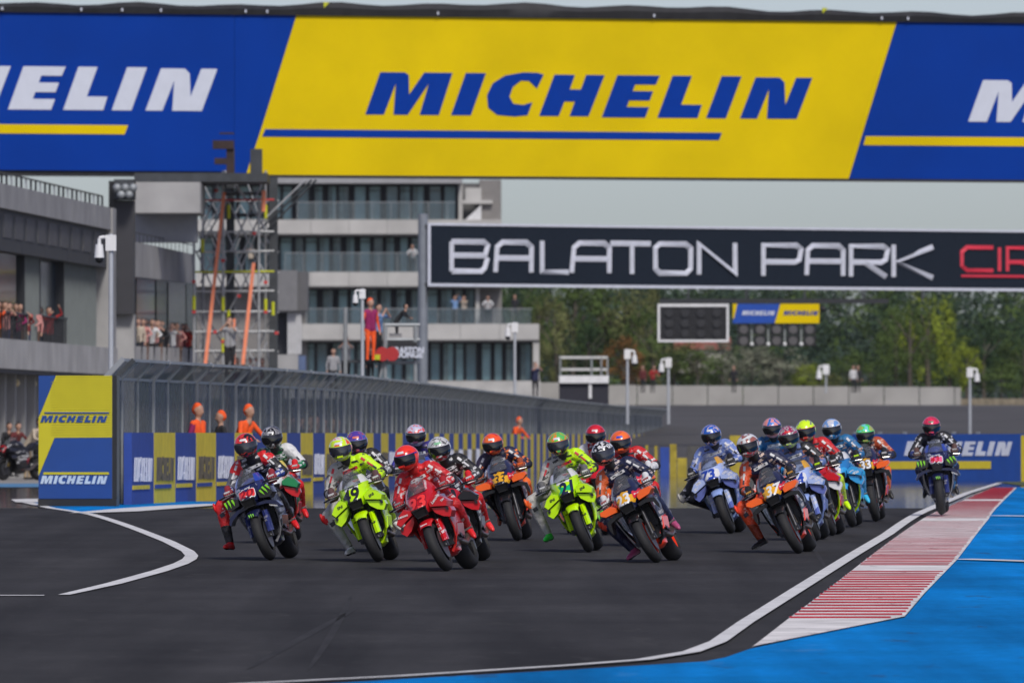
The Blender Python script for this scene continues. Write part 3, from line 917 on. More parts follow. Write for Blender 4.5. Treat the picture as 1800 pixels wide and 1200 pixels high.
for i in range(len(pb) - 1):
    (x0, y0, a), (x1, y1, _) = pb[i], pb[i + 1]
    aa = -math.atan2(x1 - x0, y1 - y0)
    blue = (i % 2 == 0)
    bd = ob('board', me_board, dull_blue if blue else dull_yellow, barrier, (x0 + .12, y0, g(y0)), (0, 0, aa))
    if y0 < 330:
        ob('lettering', me_word, dull_white if blue else grey_print, bd, (.142, 0, 0))
        ob('stripe', me_st, dull_yellow if blue else dull_blue, bd, (.142, 0, 0))

# ---- tall advertising cube at the pit exit ----------------------------------------------
YB = 191.5
box = empty('advertising_block', (P(133, 765, YB).x, YB, 0))
tag(box, 'tall blue and yellow advertising block at the start of the mesh fence', 'advertising block')
def xw(x): return (x - 900) / F * YB - box.location.x
def zw(y): return CAM_Z + (HOR - y) * YB / F
q = G(); q.box(xw(68), xw(198), 0, 1.3, .0, zw(660)); ob('core', q.mesh('core'), dark_band, box)
def bshape(name, pts, mat, d, th=.02):
    q = G(); q.poly([(xw(x), -d, zw(y)) for x, y in pts], (0, th, 0)); return ob(name, q.mesh(name), mat, box)
y_pv = M('block_yellow', (0.50, 0.44, 0.005), .5, var=.05); b_pv = M('block_blue', (0.002, 0.045, 0.22), .5, var=.05)
w_pv = M('block_white', (.45, .55, .66), .5)
bshape('panel', [(68, 660), (98, 660), (72, 724), (68, 732)], b_pv, .03)
bshape('panel', [(98.4, 660), (197, 660), (197, 768.4), (96, 769), (68, 836), (68, 733), (72.4, 724)], y_pv, .03)
bshape('panel', [(96.5, 769.4), (197, 769), (197, 876), (68, 876), (68, 837)], b_pv, .03)
bshape('stripe', [(78, 724), (191, 724), (192, 726.5), (79, 726.5)], b_pv, .045)
bshape('stripe', [(77, 829.5), (191, 829.5), (192, 833.5), (76, 833.5)], y_pv, .045)
for y0, y1, mt in ((742, 730, b_pv), (850, 835.5, w_pv)):
    q = G()
    for ch in 'MICHELJN': q.poly([(xw(71 + 118 * (px - 82) / 1578.0), -.045, zw(y0) + (zw(y1) - zw(y0)) * (225 - py) / 153.0) for px, py in _MW[ch]], (0, .02, 0))
    ob('lettering', q.mesh('lettering'), mt, box)
q = G(); q.box(xw(67), xw(205), -.06, 1.36, -.0, zw(877)); ob('plinth', q.mesh('plinth'), black_plastic, box)
q = G(); q.box(xw(198), xw(205.5), .0, 1.3, zw(877), zw(660)); ob('side_panel', q.mesh('side_panel'), black_plastic, box)
for k in range(24):   # corrugation ribs of the upper panel
    z = zw(662 + k * 4.4); q = G(); q.box(xw(100 if k < 2 else 90), xw(196), -.037, -.03, z - .006, z); ob('rib', q.mesh('rib'), y_pv, box)

# ---- banner wall on the right and guard rail behind ---------------------------------------
rb = empty('trackside_banner', P(1547, 765, 294)); rb.location.z = 0
tag(rb, 'long blue trackside banner with white lettering behind the rider on the right kerb', 'banner')
A0 = P(1547, 765, 294); A1 = P(1800, 765, 299.5)
dv = Vector((A1.x - A0.x, A1.y - A0.y, 0)); ang = math.atan2(dv.y, dv.x); LW = dv.length
rb.rotation_euler.z = ang
kx = LW / 253.0
q = G(); q.box(-1.0, LW + .2, 0, .2, .0, 1.24); ob('panel', q.mesh('panel'), M('trackside_blue', (.006, .05, .25), .6), rb)
q = G()
for ch in 'MICHELJN': q.poly([(41 * kx + 190 * kx * (px - 82) / 1578.0, -.02, .67 + .38 * (225 - py) / 153.0) for px, py in _MW[ch]], (0, .015, 0))
ob('lettering', q.mesh('lettering'), M('trackside_white', (.5, .53, .62), .6), rb)
q = G(); q.box(-.9, 193 * kx, -.02, 0, .33, .53); ob('stripe', q.mesh('stripe'), M('trackside_yellow', (.52, .42, .02), .6), rb)
q = G(); q.box(LW - .15, LW + 1.2, -.02, 0, .0, 1.2); ob('yellow_end', q.mesh('yellow_end'), M('trackside_yellow', (.52, .42, .02), .6), rb)
for k in range(6):
    q = G(); q.box(-.8 + k * 1.15, -.76 + k * 1.15, .2, .3, 0, 1.3); ob('post', q.mesh('post'), galv, rb)

tyre = empty('tyre_wall', (0, 0, 0))
tag(tyre, 'low grey barrier with yellow and blue wraps crossing behind the riders on the right', 'barrier')
tg = M('barrier_grey', (.075, .073, .07), .85, var=.2)
for x0, x1, mt, h in ((1134, 1140, 'y', .92), (1150, 1156, 'y', .9), (1160, 1177, 'b', .86), (1177, 1190, 'y', .95), (1190, 1208, 'y', .55), (1208, 1282, 'g', .9), (1282, 1304, 'y', 1.2), (1304, 1420, 'g', 1), (1420, 1498, 'b', 1.0), (1498, 1550, 'y', 1.1)):
    a = P(x0, 765, 330); b = P(x1, 765, 330)
    q = G(); q.box(a.x + .01, b.x - .01, 330, 330.5, g(330), h)
    ob('wrap' if mt != 'g' else 'segment', q.mesh('wrap'), {'g': tg, 'y': M('faded_yellow', (.33, .26, .03), .85, var=.3), 'b': dull_blue}[mt], tyre)

# ---- far retaining wall ------------------------------------------------------------------------
fw = empty('retaining_wall', (0, 0, 0)); tag(fw, 'pale concrete retaining wall across the background below the trees', 'wall')
WY = 754.0
xs = list(range(500, 1690, 62)) + [1690]
for k, (x0, x1) in enumerate(zip(xs, xs[1:])):
    yt = 676 + (x0 - 950) * .006 if x0 > 940 else 672
    a = P(x0, 714, WY); b = P(x1, yt, WY)
    q = G(); q.box(a.x + .03, b.x - .03, WY, WY + .6, a.z - .6, b.z); ob('wall_panel', q.mesh('wall_panel'), M('weathered_wall', (.33, .32, .30), .9, var=.15, vscale=.4), fw)
a = P(1690, 714, WY); b = P(1900, 694, WY + 20)
sb = G(); sb.box(a.x, b.x, WY + 1, WY + 3, a.z - 1, b.z - .3)
tag(ob('sandy_bank', sb.mesh('sandy_bank'), M('sandy_earth', (.2, .17, .12), .95, var=.3)), kind='structure')
# ================================================================== BUILDINGS
# ---- pit building on the left ---------------------------------------------------------------
pit = empty('pit_building', (0, 0, 0))
tag(pit, 'long grey two storey pit building with spectators at its upper windows on the left', 'building')
PA = Vector(((0 - 900) / F * 315, 315, 0)); PB = Vector(((187 - 900) / F * 348, 348, 0))
pd = (PB - PA).normalized(); pn = Vector((pd.y, -pd.x, 0))      # pn points to the track
def pf(s, out, z): 
    q = PA + pd * s + pn * out
    return Vector((q.x, q.y, z))
def pbox(name, s0, s1, o0, o1, z0, z1, mat, parent=pit):
    q = G()
    vs = [pf(s, o, z) for z in (z0, z1) for o in (o0, o1) for s in (s0, s1)]
    q.add(vs, [(0, 2, 3, 1), (4, 5, 7, 6), (0, 1, 5, 4), (2, 6, 7, 3), (0, 4, 6, 2), (1, 3, 7, 5)])
    return ob(name, q.mesh(name), mat, parent)
LS = (PB - PA).length
def sx(x):
    """pixel column on the facade plane -> metres along it"""
    k = (x - 900) / F
    return (k * PA.y - PA.x) / (pd.x - k * pd.y)
Z1, Z2, Z3, Z4, Z5 = 3.04, 3.86, 6.30, 7.45, 8.13
S0 = -30
for k in range(9):      # slab in panels with recessed joints
    a = S0 + (LS - S0) * k / 9; b = S0 + (LS - S0) * (k + 1) / 9
    pbox('slab_panel', a + .02, b - .02, -.3, .35, Z1, Z2, conc, pit)
    pbox('band_panel', a + .02, b - .02, -.3, .12, Z3, Z4, dark_band, pit)
    pbox('parapet_panel', a + .02, b - .02, -.3, .25, Z4 + .01, Z5, conc_d, pit)
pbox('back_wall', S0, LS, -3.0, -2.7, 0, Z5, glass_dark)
pbox('upper_floor', S0, LS, -2.7, -.31, Z2 - .72, Z2 - .66, conc_d)
pbox('roof', S0, LS, -14, -.31, Z5 - .3, Z5 - .1, conc_d)
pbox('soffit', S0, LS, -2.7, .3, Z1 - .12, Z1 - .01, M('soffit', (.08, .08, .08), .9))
pbox('corner_column', LS - 1.2, LS, -.3, .3, 0, Z5, conc_d)
for x in (40, 70):
    c = pf(sx(x), -.2, Z1 - .35); q = G(); q.ball(c, .12); lo_ = ob('downlight', q.mesh('downlight', 60), M('warm_lamp_cover', (.7, .55, .3), .4), pit)
# upper windows: tall panes with fins between
wx = [(-60, -30, 'd'), (-28, 0, 'g'), (0, 47, 'd'), (48, 72, 'g'), (74, 116, 'b'), (118, 172, 'g')]
glass_green = M('greenish_ribbed_glass', (.06, .085, .085), .25, var=.3, vscale=1.5)
for x0, x1, k in wx:
    a, b = sx(x0), sx(x1)
    if k == 'g':
        w = pbox('glass_fin_wall', a, b, -.25, -.15, Z2, Z3, glass_green)
        n = max(3, int((b - a) / .45))
        for i in range(n + 1):
            pbox('mullion', a + (b - a) * i / n - .025, a + (b - a) * i / n + .025, -.15, -.05, Z2, Z3, M('mullion_grey', (.16, .18, .18), .5), w)
    else:
        w = pbox('window', a, a + .1, -.3, -.05, Z2, Z3, frame_dark)
        pbox('frame', b - .1, b, -.3, -.05, Z2, Z3, frame_dark, w)
        pbox('pane', a + .1, b - .1, -1.9 if k == 'd' else -.35, -1.85 if k == 'd' else -.3, Z2, Z3, glass_dark if k == 'd' else M('navy_glass', (.015, .03, .05), .15, var=.4), w)
        for i in range(10):   # little balcony rail in front of openings
            t = a + (b - a) * (i + .5) / 10
            pbox('rail_bar', t - .02, t + .02, .0, .05, Z2, Z2 + .75, frame_dark, w)
        pbox('rail_top', a, b, .0, .05, Z2 + .75, Z2 + .8, frame_dark, w)
for i in range(9):     # faint signs printed on the dark band
    x0 = -4 + i * 20
    a, b = sx(x0 + 2), sx(x0 + 16)
    pbox('band_plate', a, b, .12, .14, Z3 + .38, Z4 - .12, M('faint_grey_plate', (.085, .085, .092), .7, var=.35, vscale=6), pit)
# roof railing
for i in range(30):
    s_ = -10 + (LS + 8) * i / 29.0
    pbox('roof_rail_post', s_ - .03, s_ + .03, .02, .08, Z5, Z5 + .33, frame_dark if i % 3 else galv)
pbox('roof_rail', -10, LS - 2, .02, .07, Z5 + .32, Z5 + .36, frame_dark)
pbox('roof_room', sx(46) , LS + 9, -6, -3.2, Z5 - .1, Z5 + .75, M('cream_wall', (.42, .38, .31), .9))
# ground floor: columns and dark garage doors
for i in range(16):
    s_ = -12 + i * 2.9
    pbox('column', s_, s_ + .28, -.4, -.1, 0, Z1 - .12, conc_d)
    pbox('garage_door', s_ + .5, s_ + 2.6, -2.6, -2.5, 0, 2.2, frame_dark)
    pbox('garage_header', s_ + .3, s_ + 2.85, -2.6, -2.45, 2.2, Z1 - .15, conc_d)

# dark screen tower and the second block
blk = empty('pit_annexe', (0, 0, 0))
tag(blk, 'grey annexe between dark screen column and scaffold tower with spectators in its windows', 'building')
def fbox(name, x0, x1, y0, y1, Y, th, mat, parent, z0=None):
    a = P(x0, y1, Y); b = P(x1, y0, Y)
    q = G(); q.box(a.x, b.x, Y, Y + th, a.z if z0 is None else z0, b.z); return ob(name, q.mesh(name), mat, parent)
scr = empty('screen_column', (0, 0, 0)); tag(scr, 'tall black column with speaker cluster between the pit building and its annexe', 'column')
fbox('column', 205, 235, 352, 552, 352, 1.5, M('anthracite_panel', (.036, .036, .042), .6), scr)
fbox('column_side', 191, 205, 318, 560, 352.2, 1.5, black_plastic, scr)
fbox('column_head', 200, 236, 315, 350, 351.5, 1.5, galv_dark, scr)
fbox('column_foot', 190, 236, 552, 760, 352.4, 1.5, conc_d, scr)
for i in range(5):
    c = P(206 + 7 * i, 330 + (i % 2) * 12, 351.2); q = G(); q.ball(c, .13); ob('spotlight', q.mesh('spotlight', 60), galv, scr)
AY = 372.0
fbox('roof_slab', 235, 352, 320, 374, AY + 6, 6, conc_d, blk)
fbox('recess_wall', 235, 345, 374, 425, AY + 9, 2, M('lavender_grey_wall', (.26, .27, .30), .9), blk)
fbox('roof_plant', 236, 470, 304, 319.5, AY + 8, 4, galv_dark, blk)
# parapet and ledge drawn as slightly rising boxes in perspective
def slant(name, x0, x1, yl0, yl1, yr0, yr1, Y0, Y1, th, mat, parent):
    a = P(x0, yl1, Y0); b = P(x1, yr1, Y1); c = P(x1, yr0, Y1); d = P(x0, yl0, Y0)
    q = G(); q.poly([a, b, c, d], (0, th, 0)); return ob(name, q.mesh(name), mat, parent)
slant('parapet', 235, 340, 424, 486, 447, 498, AY, AY + 18, .6, conc_d, blk)
slant('back_glazing', 235, 345, 486, 612, 498, 616, AY + 1, AY + 19, .3, glass_dark, blk)
slant('ledge', 235, 345, 608, 660, 612, 650, AY - .5, AY + 17.5, .6, conc, blk)
for x0, x1, mt in ((240, 272, M('deep_blue_glass', (.012, .04, .075), .15)), (275, 293, glass_green), (296, 326, M('lilac_glass', (.09, .09, .12), .2)), (328, 345, glass_green)):
    Ya = AY + (x0 - 235) / 110.0 * 18 + .4
    slant('window', x0, x1, 489 + (x0 - 235) * .1, 609, 489 + (x1 - 235) * .1, 610, Ya, Ya + .16 * (x1 - x0), .1, mt, blk)
for i in range(16):
    x = 238 + i * 6.2; Ya = AY - .4 + (x - 235) / 110.0 * 18
    fbox('rail_bar', x - 1, x + 1, 590, 612, Ya, .05, frame_dark, blk)
for i in range(14):
    x = 238 + i * 7; Ya = AY + (x - 235) / 110.0 * 18
    fbox('roof_rail_post', x - .5, x + .5, 408 + (x - 235) * .22, 425 + (x - 235) * .22, Ya, .05, frame_dark, blk)
slant('roof_rail', 235, 340, 407, 409, 430, 432, AY, AY + 18, .06, galv_dark, blk)

# ---- hotel block behind the paddock ------------------------------------------------------------
hot = empty('hotel_building', (0, 0, 0))
tag(hot, 'four storey modern block with white balcony slabs and blue curtained windows behind the paddock', 'building')
HY = 742.0
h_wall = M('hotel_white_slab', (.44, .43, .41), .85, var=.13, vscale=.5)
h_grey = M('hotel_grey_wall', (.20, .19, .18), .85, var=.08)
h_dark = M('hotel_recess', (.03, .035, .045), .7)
def hb(name, x0, x1, y0, y1, dy, th, mat, parent=None):
    return fbox(name, x0, x1, y0, y1, HY + dy, th, mat, parent or hot)
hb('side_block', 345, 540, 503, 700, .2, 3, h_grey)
hb('roof_slab', 345, 812, 312, 322, -1.6, 8, M('roof_edge', (.3, .3, .31), .8))
floors = [(322, 386, 352, 806), (412, 478, 352, 840), (504, 569, 538, 836), (598, 669, 530, 936)]
slabs = [(386, 411, 345, 882), (478, 503, 345, 882), (569, 597, 530, 948)]
for y0, y1, x0, x1 in slabs:
    n = max(1, int((x1 - x0) / 62))
    for k in range(n):
        a = x0 + (x1 - x0) * k / n; b = x0 + (x1 - x0) * (k + 1) / n
        hb('slab_panel', a + .3, b - .3, y0, y1, -1.8, 1.8, h_wall)
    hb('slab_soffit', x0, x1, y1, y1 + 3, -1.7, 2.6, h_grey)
rnd = random.Random(3)
for fi, (y0, y1, x0, x1) in enumerate(floors):
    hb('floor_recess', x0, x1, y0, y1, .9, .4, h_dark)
    x = x0 + 4; k = 0
    while x < x1 - 14:
        w = rnd.choice((16, 18, 20, 22)); mt = glass_cur if (k % 3 != 1) else glass_blue
        if x + w > x1 - 2: w = x1 - 2 - x
        f_ = hb('window', x, x + 1.6, y0 + 4, y1 - 1, .55, .3, frame_dark)
        hb('frame', x + w - 1.6, x + w, y0 + 4, y1 - 1, .55, .3, frame_dark, f_)
        hb('frame', x + 1.6, x + w - 1.6, y0 + 4, y0 + 6, .55, .3, frame_dark, f_)
        hb('pane', x + 1.6, x + w - 1.6, y0 + 6, y1 - 1, .7, .08, mt, f_)
        if k % 2 == 0: hb('transom', x + 1.6, x + w - 1.6, y0 + 13, y0 + 14.2, .6, .08, frame_dark, f_)
        if rnd.random() < .5:
            hb('curtain', x + 3, x + w * .5, y0 + 7, y1 - 1, .62, .05, M('pale_curtain', (.17, .235, .24), .9, var=.3, vscale=2), f_)
        x += w + rnd.choice((2, 4, 8)); k += 1
for y0, y1, x0, x1 in ((356, 386, 522, 800), (445, 478, 500, 810), (543, 569, 538, 936)):
    x = x0
    while x < x1 - 5:
        e = min(x1, x + 33)
        hb('balustrade_pane', x + .5, e - .5, y0, y1, -1.6, .05, rail_glass); hb('balustrade_post', x, x + .8, y0, y1, -1.62, .08, galv); x = e
    hb('handrail', x0, x1, y0 - 1.2, y0, -1.62, .08, galv)
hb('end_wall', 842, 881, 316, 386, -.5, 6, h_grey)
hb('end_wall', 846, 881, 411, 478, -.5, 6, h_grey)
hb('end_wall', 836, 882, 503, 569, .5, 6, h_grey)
hb('end_niche', 818, 846, 330, 352, -.8, .3, h_wall)
hb('stair_beam', 812, 866, 352, 358, -.9, .5, h_wall)
q = G(); q.poly([P(818, 386, HY - .9), P(846, 360, HY - .9), P(846, 386, HY - .9)], (0, .3, 0)); ob('stair_cheek', q.mesh('stair_cheek'), M('bright_white_wall', (.6, .6, .6), .8), hot)
hb('stair_core', 812, 842, 322, 386, .8, 1, M('stair_grey', (.12, .12, .12), .8))
for x in (806, 836):
    hb('column', x, x + 7, 322 if x == 806 else 503, 386 if x == 806 else 569, -.8, 1, h_wall)
hb('corner_column', 937, 948, 597, 669, -1.6, 1.6, h_wall)
hb('base', 500, 950, 669, 700, -1.9, 3, conc)
# grey service box and louvre in front of the hotel, left
srv = empty('service_cabin', (0, 0, 0)); tag(srv, 'grey windowless cabin on white louvred legs right of the scaffold tower', 'cabin')
GY = 520.0
fbox('cabin_wall', 482, 523, 475, 546, GY, 3, M('cabin_grey', (.17, .17, .175), .8), srv)
fbox('cabin_wall', 523.5, 541, 477, 546, GY + .3, 3, M('cabin_grey_dark', (.11, .11, .115), .8), srv)
for i in range(5): fbox('louvre', 505.5 + i * 5, 509.5 + i * 5, 549, 622, GY + .5, .6, M('louvre_white', (.5, .5, .5), .6), srv)
fbox('cabin_recess', 486, 505, 549, 625, GY + 1.5, 1, frame_dark, srv)
fbox('cabin_base', 482, 524, 623, 660, GY - .1, 2, conc_d, srv)
fbox('cabin_side', 524.5, 537, 625, 665, GY + .2, 2, M('cabin_blue', (.09, .13, .24), .7), srv)

# ---- camera poles ----------------------------------------------------------------------------------
def cctv(x, y_top, y_bot, Y, side, label, w=.07):
    top = P(x, y_top, Y); bz_ = P(x, y_bot, Y).z
    e = empty('camera_pole', (top.x, Y, bz_)); tag(e, label, 'camera pole', 'surveillance camera poles')
    H = top.z - bz_; k = Y / 215.0 * (1 if Y < 250 else .6)
    q = G(); q.cyl((0, 0, 0), (0, 0, H), w * k, w * k * .85, 12); ob('pole', q.mesh('pole', 40), M('pale_grey_pole', (.42, .44, .47), .45, .1), e)
    q = G(); q.box(-.1 * k, .1 * k, -.08 * k, .08 * k, H - .32 * k, H - .02); ob('bracket', q.mesh('bracket'), white_plastic, e)
    q = G(); q.tube([(0, -.05, H - .12 * k), (side * .12 * k, -.05, H - .06 * k), (side * .22 * k, -.05, H - .08 * k), (side * .22 * k, -.05, H - .2 * k)], .035 * k); ob('arm', q.mesh('arm', 50), white_plastic, e)
    q = G(); q.cyl((side * .22 * k, -.05, H - .2 * k), (side * .22 * k, -.05, H - .45 * k), .07 * k, .095 * k, 14); hs = ob('camera_housing', q.mesh('camera_housing', 50), white_plastic, e)
    q = G(); q.ball((side * .22 * k, -.05, H - .47 * k), .085 * k); ob('camera_dome', q.mesh('camera_dome', 60), black_plastic, hs)
cctv(195, 411, 760, 215, -1, 'tall pale camera pole with white dome camera in front of the pit building', .05)
cctv(637, 507, 745, 290, -1, 'camera pole beside the orange clad marshal above the fence', .06)
cctv(905, 566, 745, 380, -1, 'camera pole in front of the hotel ground floor windows', .05)
cctv(1103, 613, 745, 450, 1, 'camera pole just right of the white camera platform, arm to its right', .05)
cctv(1175, 628, 745, 500, -1, 'camera pole at the far end of the pit fence, arm to its left', .05)
cctv(1705, 645, 770, 520, 1, 'lone camera pole in front of the trees at the far right', .045)
cctv(1452, 640, 690, 740, -1, 'small far camera pole standing on the retaining wall', .03)

# ---- marshal perch with scaffold platform and lounge sign -----------------------------------------
per = empty('marshal_platform', (0, 0, 0)); tag(per, 'scaffold viewing platform with a black lounge sign beside the name gantry post', 'platform')
MY = 320.0
def mb(a, b, r, mat=galv, n='tube'):
    q = G(); q.cyl(P(*a, MY), P(*b, MY), r, r, 8); ob(n, q.mesh(n, 40), mat, per)
for x in (607, 677, 730): mb((x, 745), (x, 570 if x > 640 else 540), .06, n='upright')
for y in (571, 597, 637): mb((677, y), (738, y), .05, n='handrail')
mb((680, 600), (668, 665), .04, n='brace')
fbox('deck', 610, 680, 632, 637, MY, 1.2, galv_dark, per)
fbox('seat_box', 684, 706, 586, 598, MY + .2, .5, conc_d, per)
sgn = fbox('sign_board', 684, 733, 601, 631, MY - .2, .08, M('sign_black', (.015, .015, .018), .5), per)
for i, (t, yy) in enumerate((('GRAFTON', 615.5), ('LOUNGE', 624))):
    vs, fs = text_mesh(t, .22, .012, 0, .004)
    c = P(715, yy, MY - .215); q = G(); q.add([(c.x + x * (.95 if i == 0 else 1), c.y - z, c.z + y) for x, y, z in vs], fs); ob('lettering', q.mesh('lettering'), white_ad, sgn)
for cx in (672, 689):
    q = G(); q.cyl(P(cx, 622, MY - .25), P(cx, 622, MY - .12), .2, .2, 18); ob('red_disc', q.mesh('red_disc', 40), M('sign_disc_red', (.4, .02, .02), .5), per)
fbox('yellow_box', 654, 668, 623, 632, MY - .3, .3, yellow_pl, per)

# ---- white camera / podium platform in the distance -----------------------------------------------------
pod = empty('camera_platform', (0, 0, 0)); tag(pod, 'small white railed camera platform with dark skirt rising behind the fence', 'platform')
PY = 560.0
fbox('skirt', 983, 1070, 672, 718, PY, 2, M('dark_skirt', (.02, .02, .03), .8), pod)
fbox('deck', 983, 1070, 660, 673, PY - .2, 2.4, white_plastic, pod)
for y in (628, 649): fbox('handrail', 983, 1068, y - 2.2, y + 2.2, PY - .1, .1, M('white_rail', (.55, .55, .53), .5), pod)
for x in (985, 1040, 1057, 1068): fbox('stanchion', x - 1.3, x + 1.3, 628, 660, PY - .1, .1, galv, pod)
fbox('centre_strip', 1035, 1040, 672, 700, PY - .1, .1, white_plastic, pod)
HAZE = 0.00003
# ================================================================== TREES AND HILL
bark = M('tree_bark', (.10, .085, .065), .95, var=.3)
def leaf_mat(name, rgb, v=.45):
    m = M(name, rgb, .9, var=v, vscale=.55, spec=.05)
    return m
leafs = {'dark': leaf_mat('leaf_dark_green', (.034, .06, .026)), 'mid': leaf_mat('leaf_mid_green', (.07, .105, .03)),
         'olive': leaf_mat('leaf_olive', (.12, .13, .05)), 'yellow': leaf_mat('leaf_yellow_green', (.20, .25, .03)), 'rust': leaf_mat('leaf_rust', (.16, .085, .03)),
         'grey': leaf_mat('leaf_grey_green', (.16, .17, .12)), 'far': leaf_mat('leaf_far_green', (.04, .063, .045))}
def crown_mesh(seed, n_clump, n_leaf, shape):
    rs = np.random.RandomState(seed)
    vs = []; fs = []; nr = []
    cl = []
    for i in range(n_clump):
        d = rs.normal(size=3); d /= np.linalg.norm(d); r = rs.uniform(.35, 1) ** .6
        c = d * r * np.array([1, 1, 1.0]); 
        if shape == 'tall': c[2] *= 1.0; c[:2] *= (1.05 - .55 * max(0, c[2]))
        cl.append((c, rs.uniform(.16, .34)))
    for c, cr in cl:
        d = rs.normal(size=(n_leaf, 3)); d /= np.linalg.norm(d, axis=1)[:, None]
        p = c + d * (cr * rs.uniform(.45, 1.1, size=(n_leaf, 1)))
        for q, nd in zip(p, d):
            s_ = rs.uniform(.022, .05)
            fn = q / (np.linalg.norm(q) + 1e-6) * .5 + nd * .8 + rs.normal(size=3) * .28; fn /= np.linalg.norm(fn)
            t1 = np.cross(fn, rs.normal(size=3)); t1 /= np.linalg.norm(t1) + 1e-6
            t2 = np.cross(fn, t1)
            o = len(vs)
            vs += [tuple(q - t1 * s_), tuple(q + t2 * s_ * .8), tuple(q + t1 * s_), tuple(q - t2 * s_ * .8)]
            fs.append((o, o + 1, o + 2, o + 3))
            cn = q / (np.linalg.norm(q) + 1e-6) * .7 + nd; cn /= np.linalg.norm(cn); nr += [tuple(cn)] * 4
    me = bpy.data.meshes.new('crown'); me.from_pydata(vs, [], fs); me.update()
    return me
crowns = [crown_mesh(i, 46, 60, 'round' if i % 3 else 'tall') for i in range(6)]
tq = G()
tq.cyl((0, 0, 0), (.02, 0, .35), .03, .024, 8); tq.cyl((.02, 0, .35), (-.01, 0, .8), .024, .008, 8)
for a in range(6):
    t = a * 1.05; tq.cyl((.01, 0, .3 + .06 * a), (.22 * math.cos(t), .22 * math.sin(t), .55 + .06 * a), .012, .004, 6)
trunk_me = tq.mesh('trunk', 50)
def tree(x, y_top, y_bot, Y, wpx, kind, label, group=None, idx=[0], name='leafy_tree'):
    z0 = bank(Y) if Y < 760 else CAM_Z + (HOR - y_bot) * Y / F
    top = P(x, y_top, Y)
    H = top.z - z0
    e = empty(name, (top.x, Y, z0), (0, 0, random.uniform(0, 6))); tag(e, label, 'tree', group)
    i = idx[0]; idx[0] += 1
    ob('trunk', trunk_me, bark, e, scale=(H, H, H))
    w = wpx * Y / F / 2
    ob('crown', crowns[i % 6], leafs[kind], e, (0, 0, H * .56), scale=(w, w, H * .46))
    return e
TL = [
 (905, 470, 690, 800, 90, 'dark', 'dark leafy tree directly right of the hotel block'),
 (945, 490, 690, 790, 100, 'mid', 'green tree behind the hotel balcony end'),
 (975, 520, 690, 782, 90, 'olive', 'olive tree left of the white camera platform'),
 (1010, 480, 690, 800, 120, 'mid', 'tall mid green tree above the white camera platform'),
 (1035, 560, 690, 775, 80, 'dark', 'low dark tree just behind the white camera platform'),
 (1060, 500, 690, 800, 110, 'mid', 'tall mid green tree left of the first distant camera pole'),
 (1095, 590, 690, 772, 90, 'rust', 'rusty brown bush beside the distant camera pole'),
 (1110, 490, 690, 800, 120, 'olive', 'tall olive tree left of the unlit light panel'),
 (1145, 540, 690, 785, 100, 'mid', 'mid green tree at the left edge of the unlit light panel'),
 (1185, 600, 690, 772, 120, 'olive', 'low olive tree below the left of the unlit light panel'),
 (1225, 610, 692, 770, 120, 'mid', 'low mid green tree below the unlit light panel'),
 (1270, 600, 690, 776, 110, 'grey', 'pale grey green tree below the start lights'),
 (1320, 605, 690, 770, 120, 'grey', 'widest grey green shrub like tree below the start lights'),
 (1370, 612, 690, 768, 110, 'grey', 'grey green tree below the last start light'),
 (1420, 640, 690, 764, 70, 'yellow', 'small yellowish bush on top of the retaining wall'),
 (1455, 655, 690, 762, 60, 'olive', 'small olive bush beside the yellowish bush on the wall'),
 (1490, 615, 690, 775, 90, 'mid', 'rounded mid green tree left of the tall yellow green poplar'),
 (1530, 640, 690, 768, 80, 'mid', 'low mid green bush at the foot of the tall poplars'),
 (1575, 540, 690, 790, 90, 'mid', 'tall green poplar left of the brightest yellow green one'),
 (1632, 515, 690, 785, 100, 'yellow', 'brightest tall yellow green poplar below the red lettering'),
 (1600, 530, 690, 780, 90, 'mid', 'tall green poplar against the left of the yellow green poplar'),
 (1668, 560, 700, 790, 70, 'mid', 'green tree right behind the yellow green poplar'),
 (1700, 600, 700, 775, 60, 'yellow', 'yellow green bush behind the lone right camera pole'),
 (1730, 570, 700, 795, 110, 'dark', 'dark tree right of the lone right camera pole'),
 (1760, 640, 702, 770, 100, 'mid', 'low green bush near the right edge above the sandy bank'),
 (1800, 590, 700, 785, 110, 'mid', 'green tree cut by the right edge of the picture'),
]
for t in TL:
    tree(*t, group='trees behind the retaining wall')
# wooded hillside far behind
def hz(Y): return 4 + 10.3 * min(1, max(0, (Y - 820) / 330.0)) 
gg = G(); vs = []; fs = []
XH = [-60, 0, 40, 100, 300]; YH = [790, 900, 1000, 1150, 1300]
for Y in YH:
    for X in XH: vs.append((X, Y, hz(Y) * (1 if X > -30 else .6) - 2))
for j in range(len(YH) - 1):
    for i in range(len(XH) - 1):
        q = j * len(XH) + i; fs.append((q, q + 1, q + len(XH) + 1, q + len(XH)))
gg.add(vs, fs); tag(ob('hillside', gg.mesh('hillside', fix=False), M('hill_undergrowth', (.03, .045, .03), .95, var=.4)), kind='structure')
rs = np.random.RandomState(5)
fm = []
base = [( [v.co[:] for v in c.vertices], [p.vertices[:] for p in c.polygons], [tuple(n.vector) for n in c.vertex_normals] if False else [tuple(c.corner_normals[p.loop_start].vector) for p in c.polygons for _ in range(4)]) for c in (crown_mesh(40, 22, 34, 'round'), crown_mesh(41, 22, 34, 'tall'))]
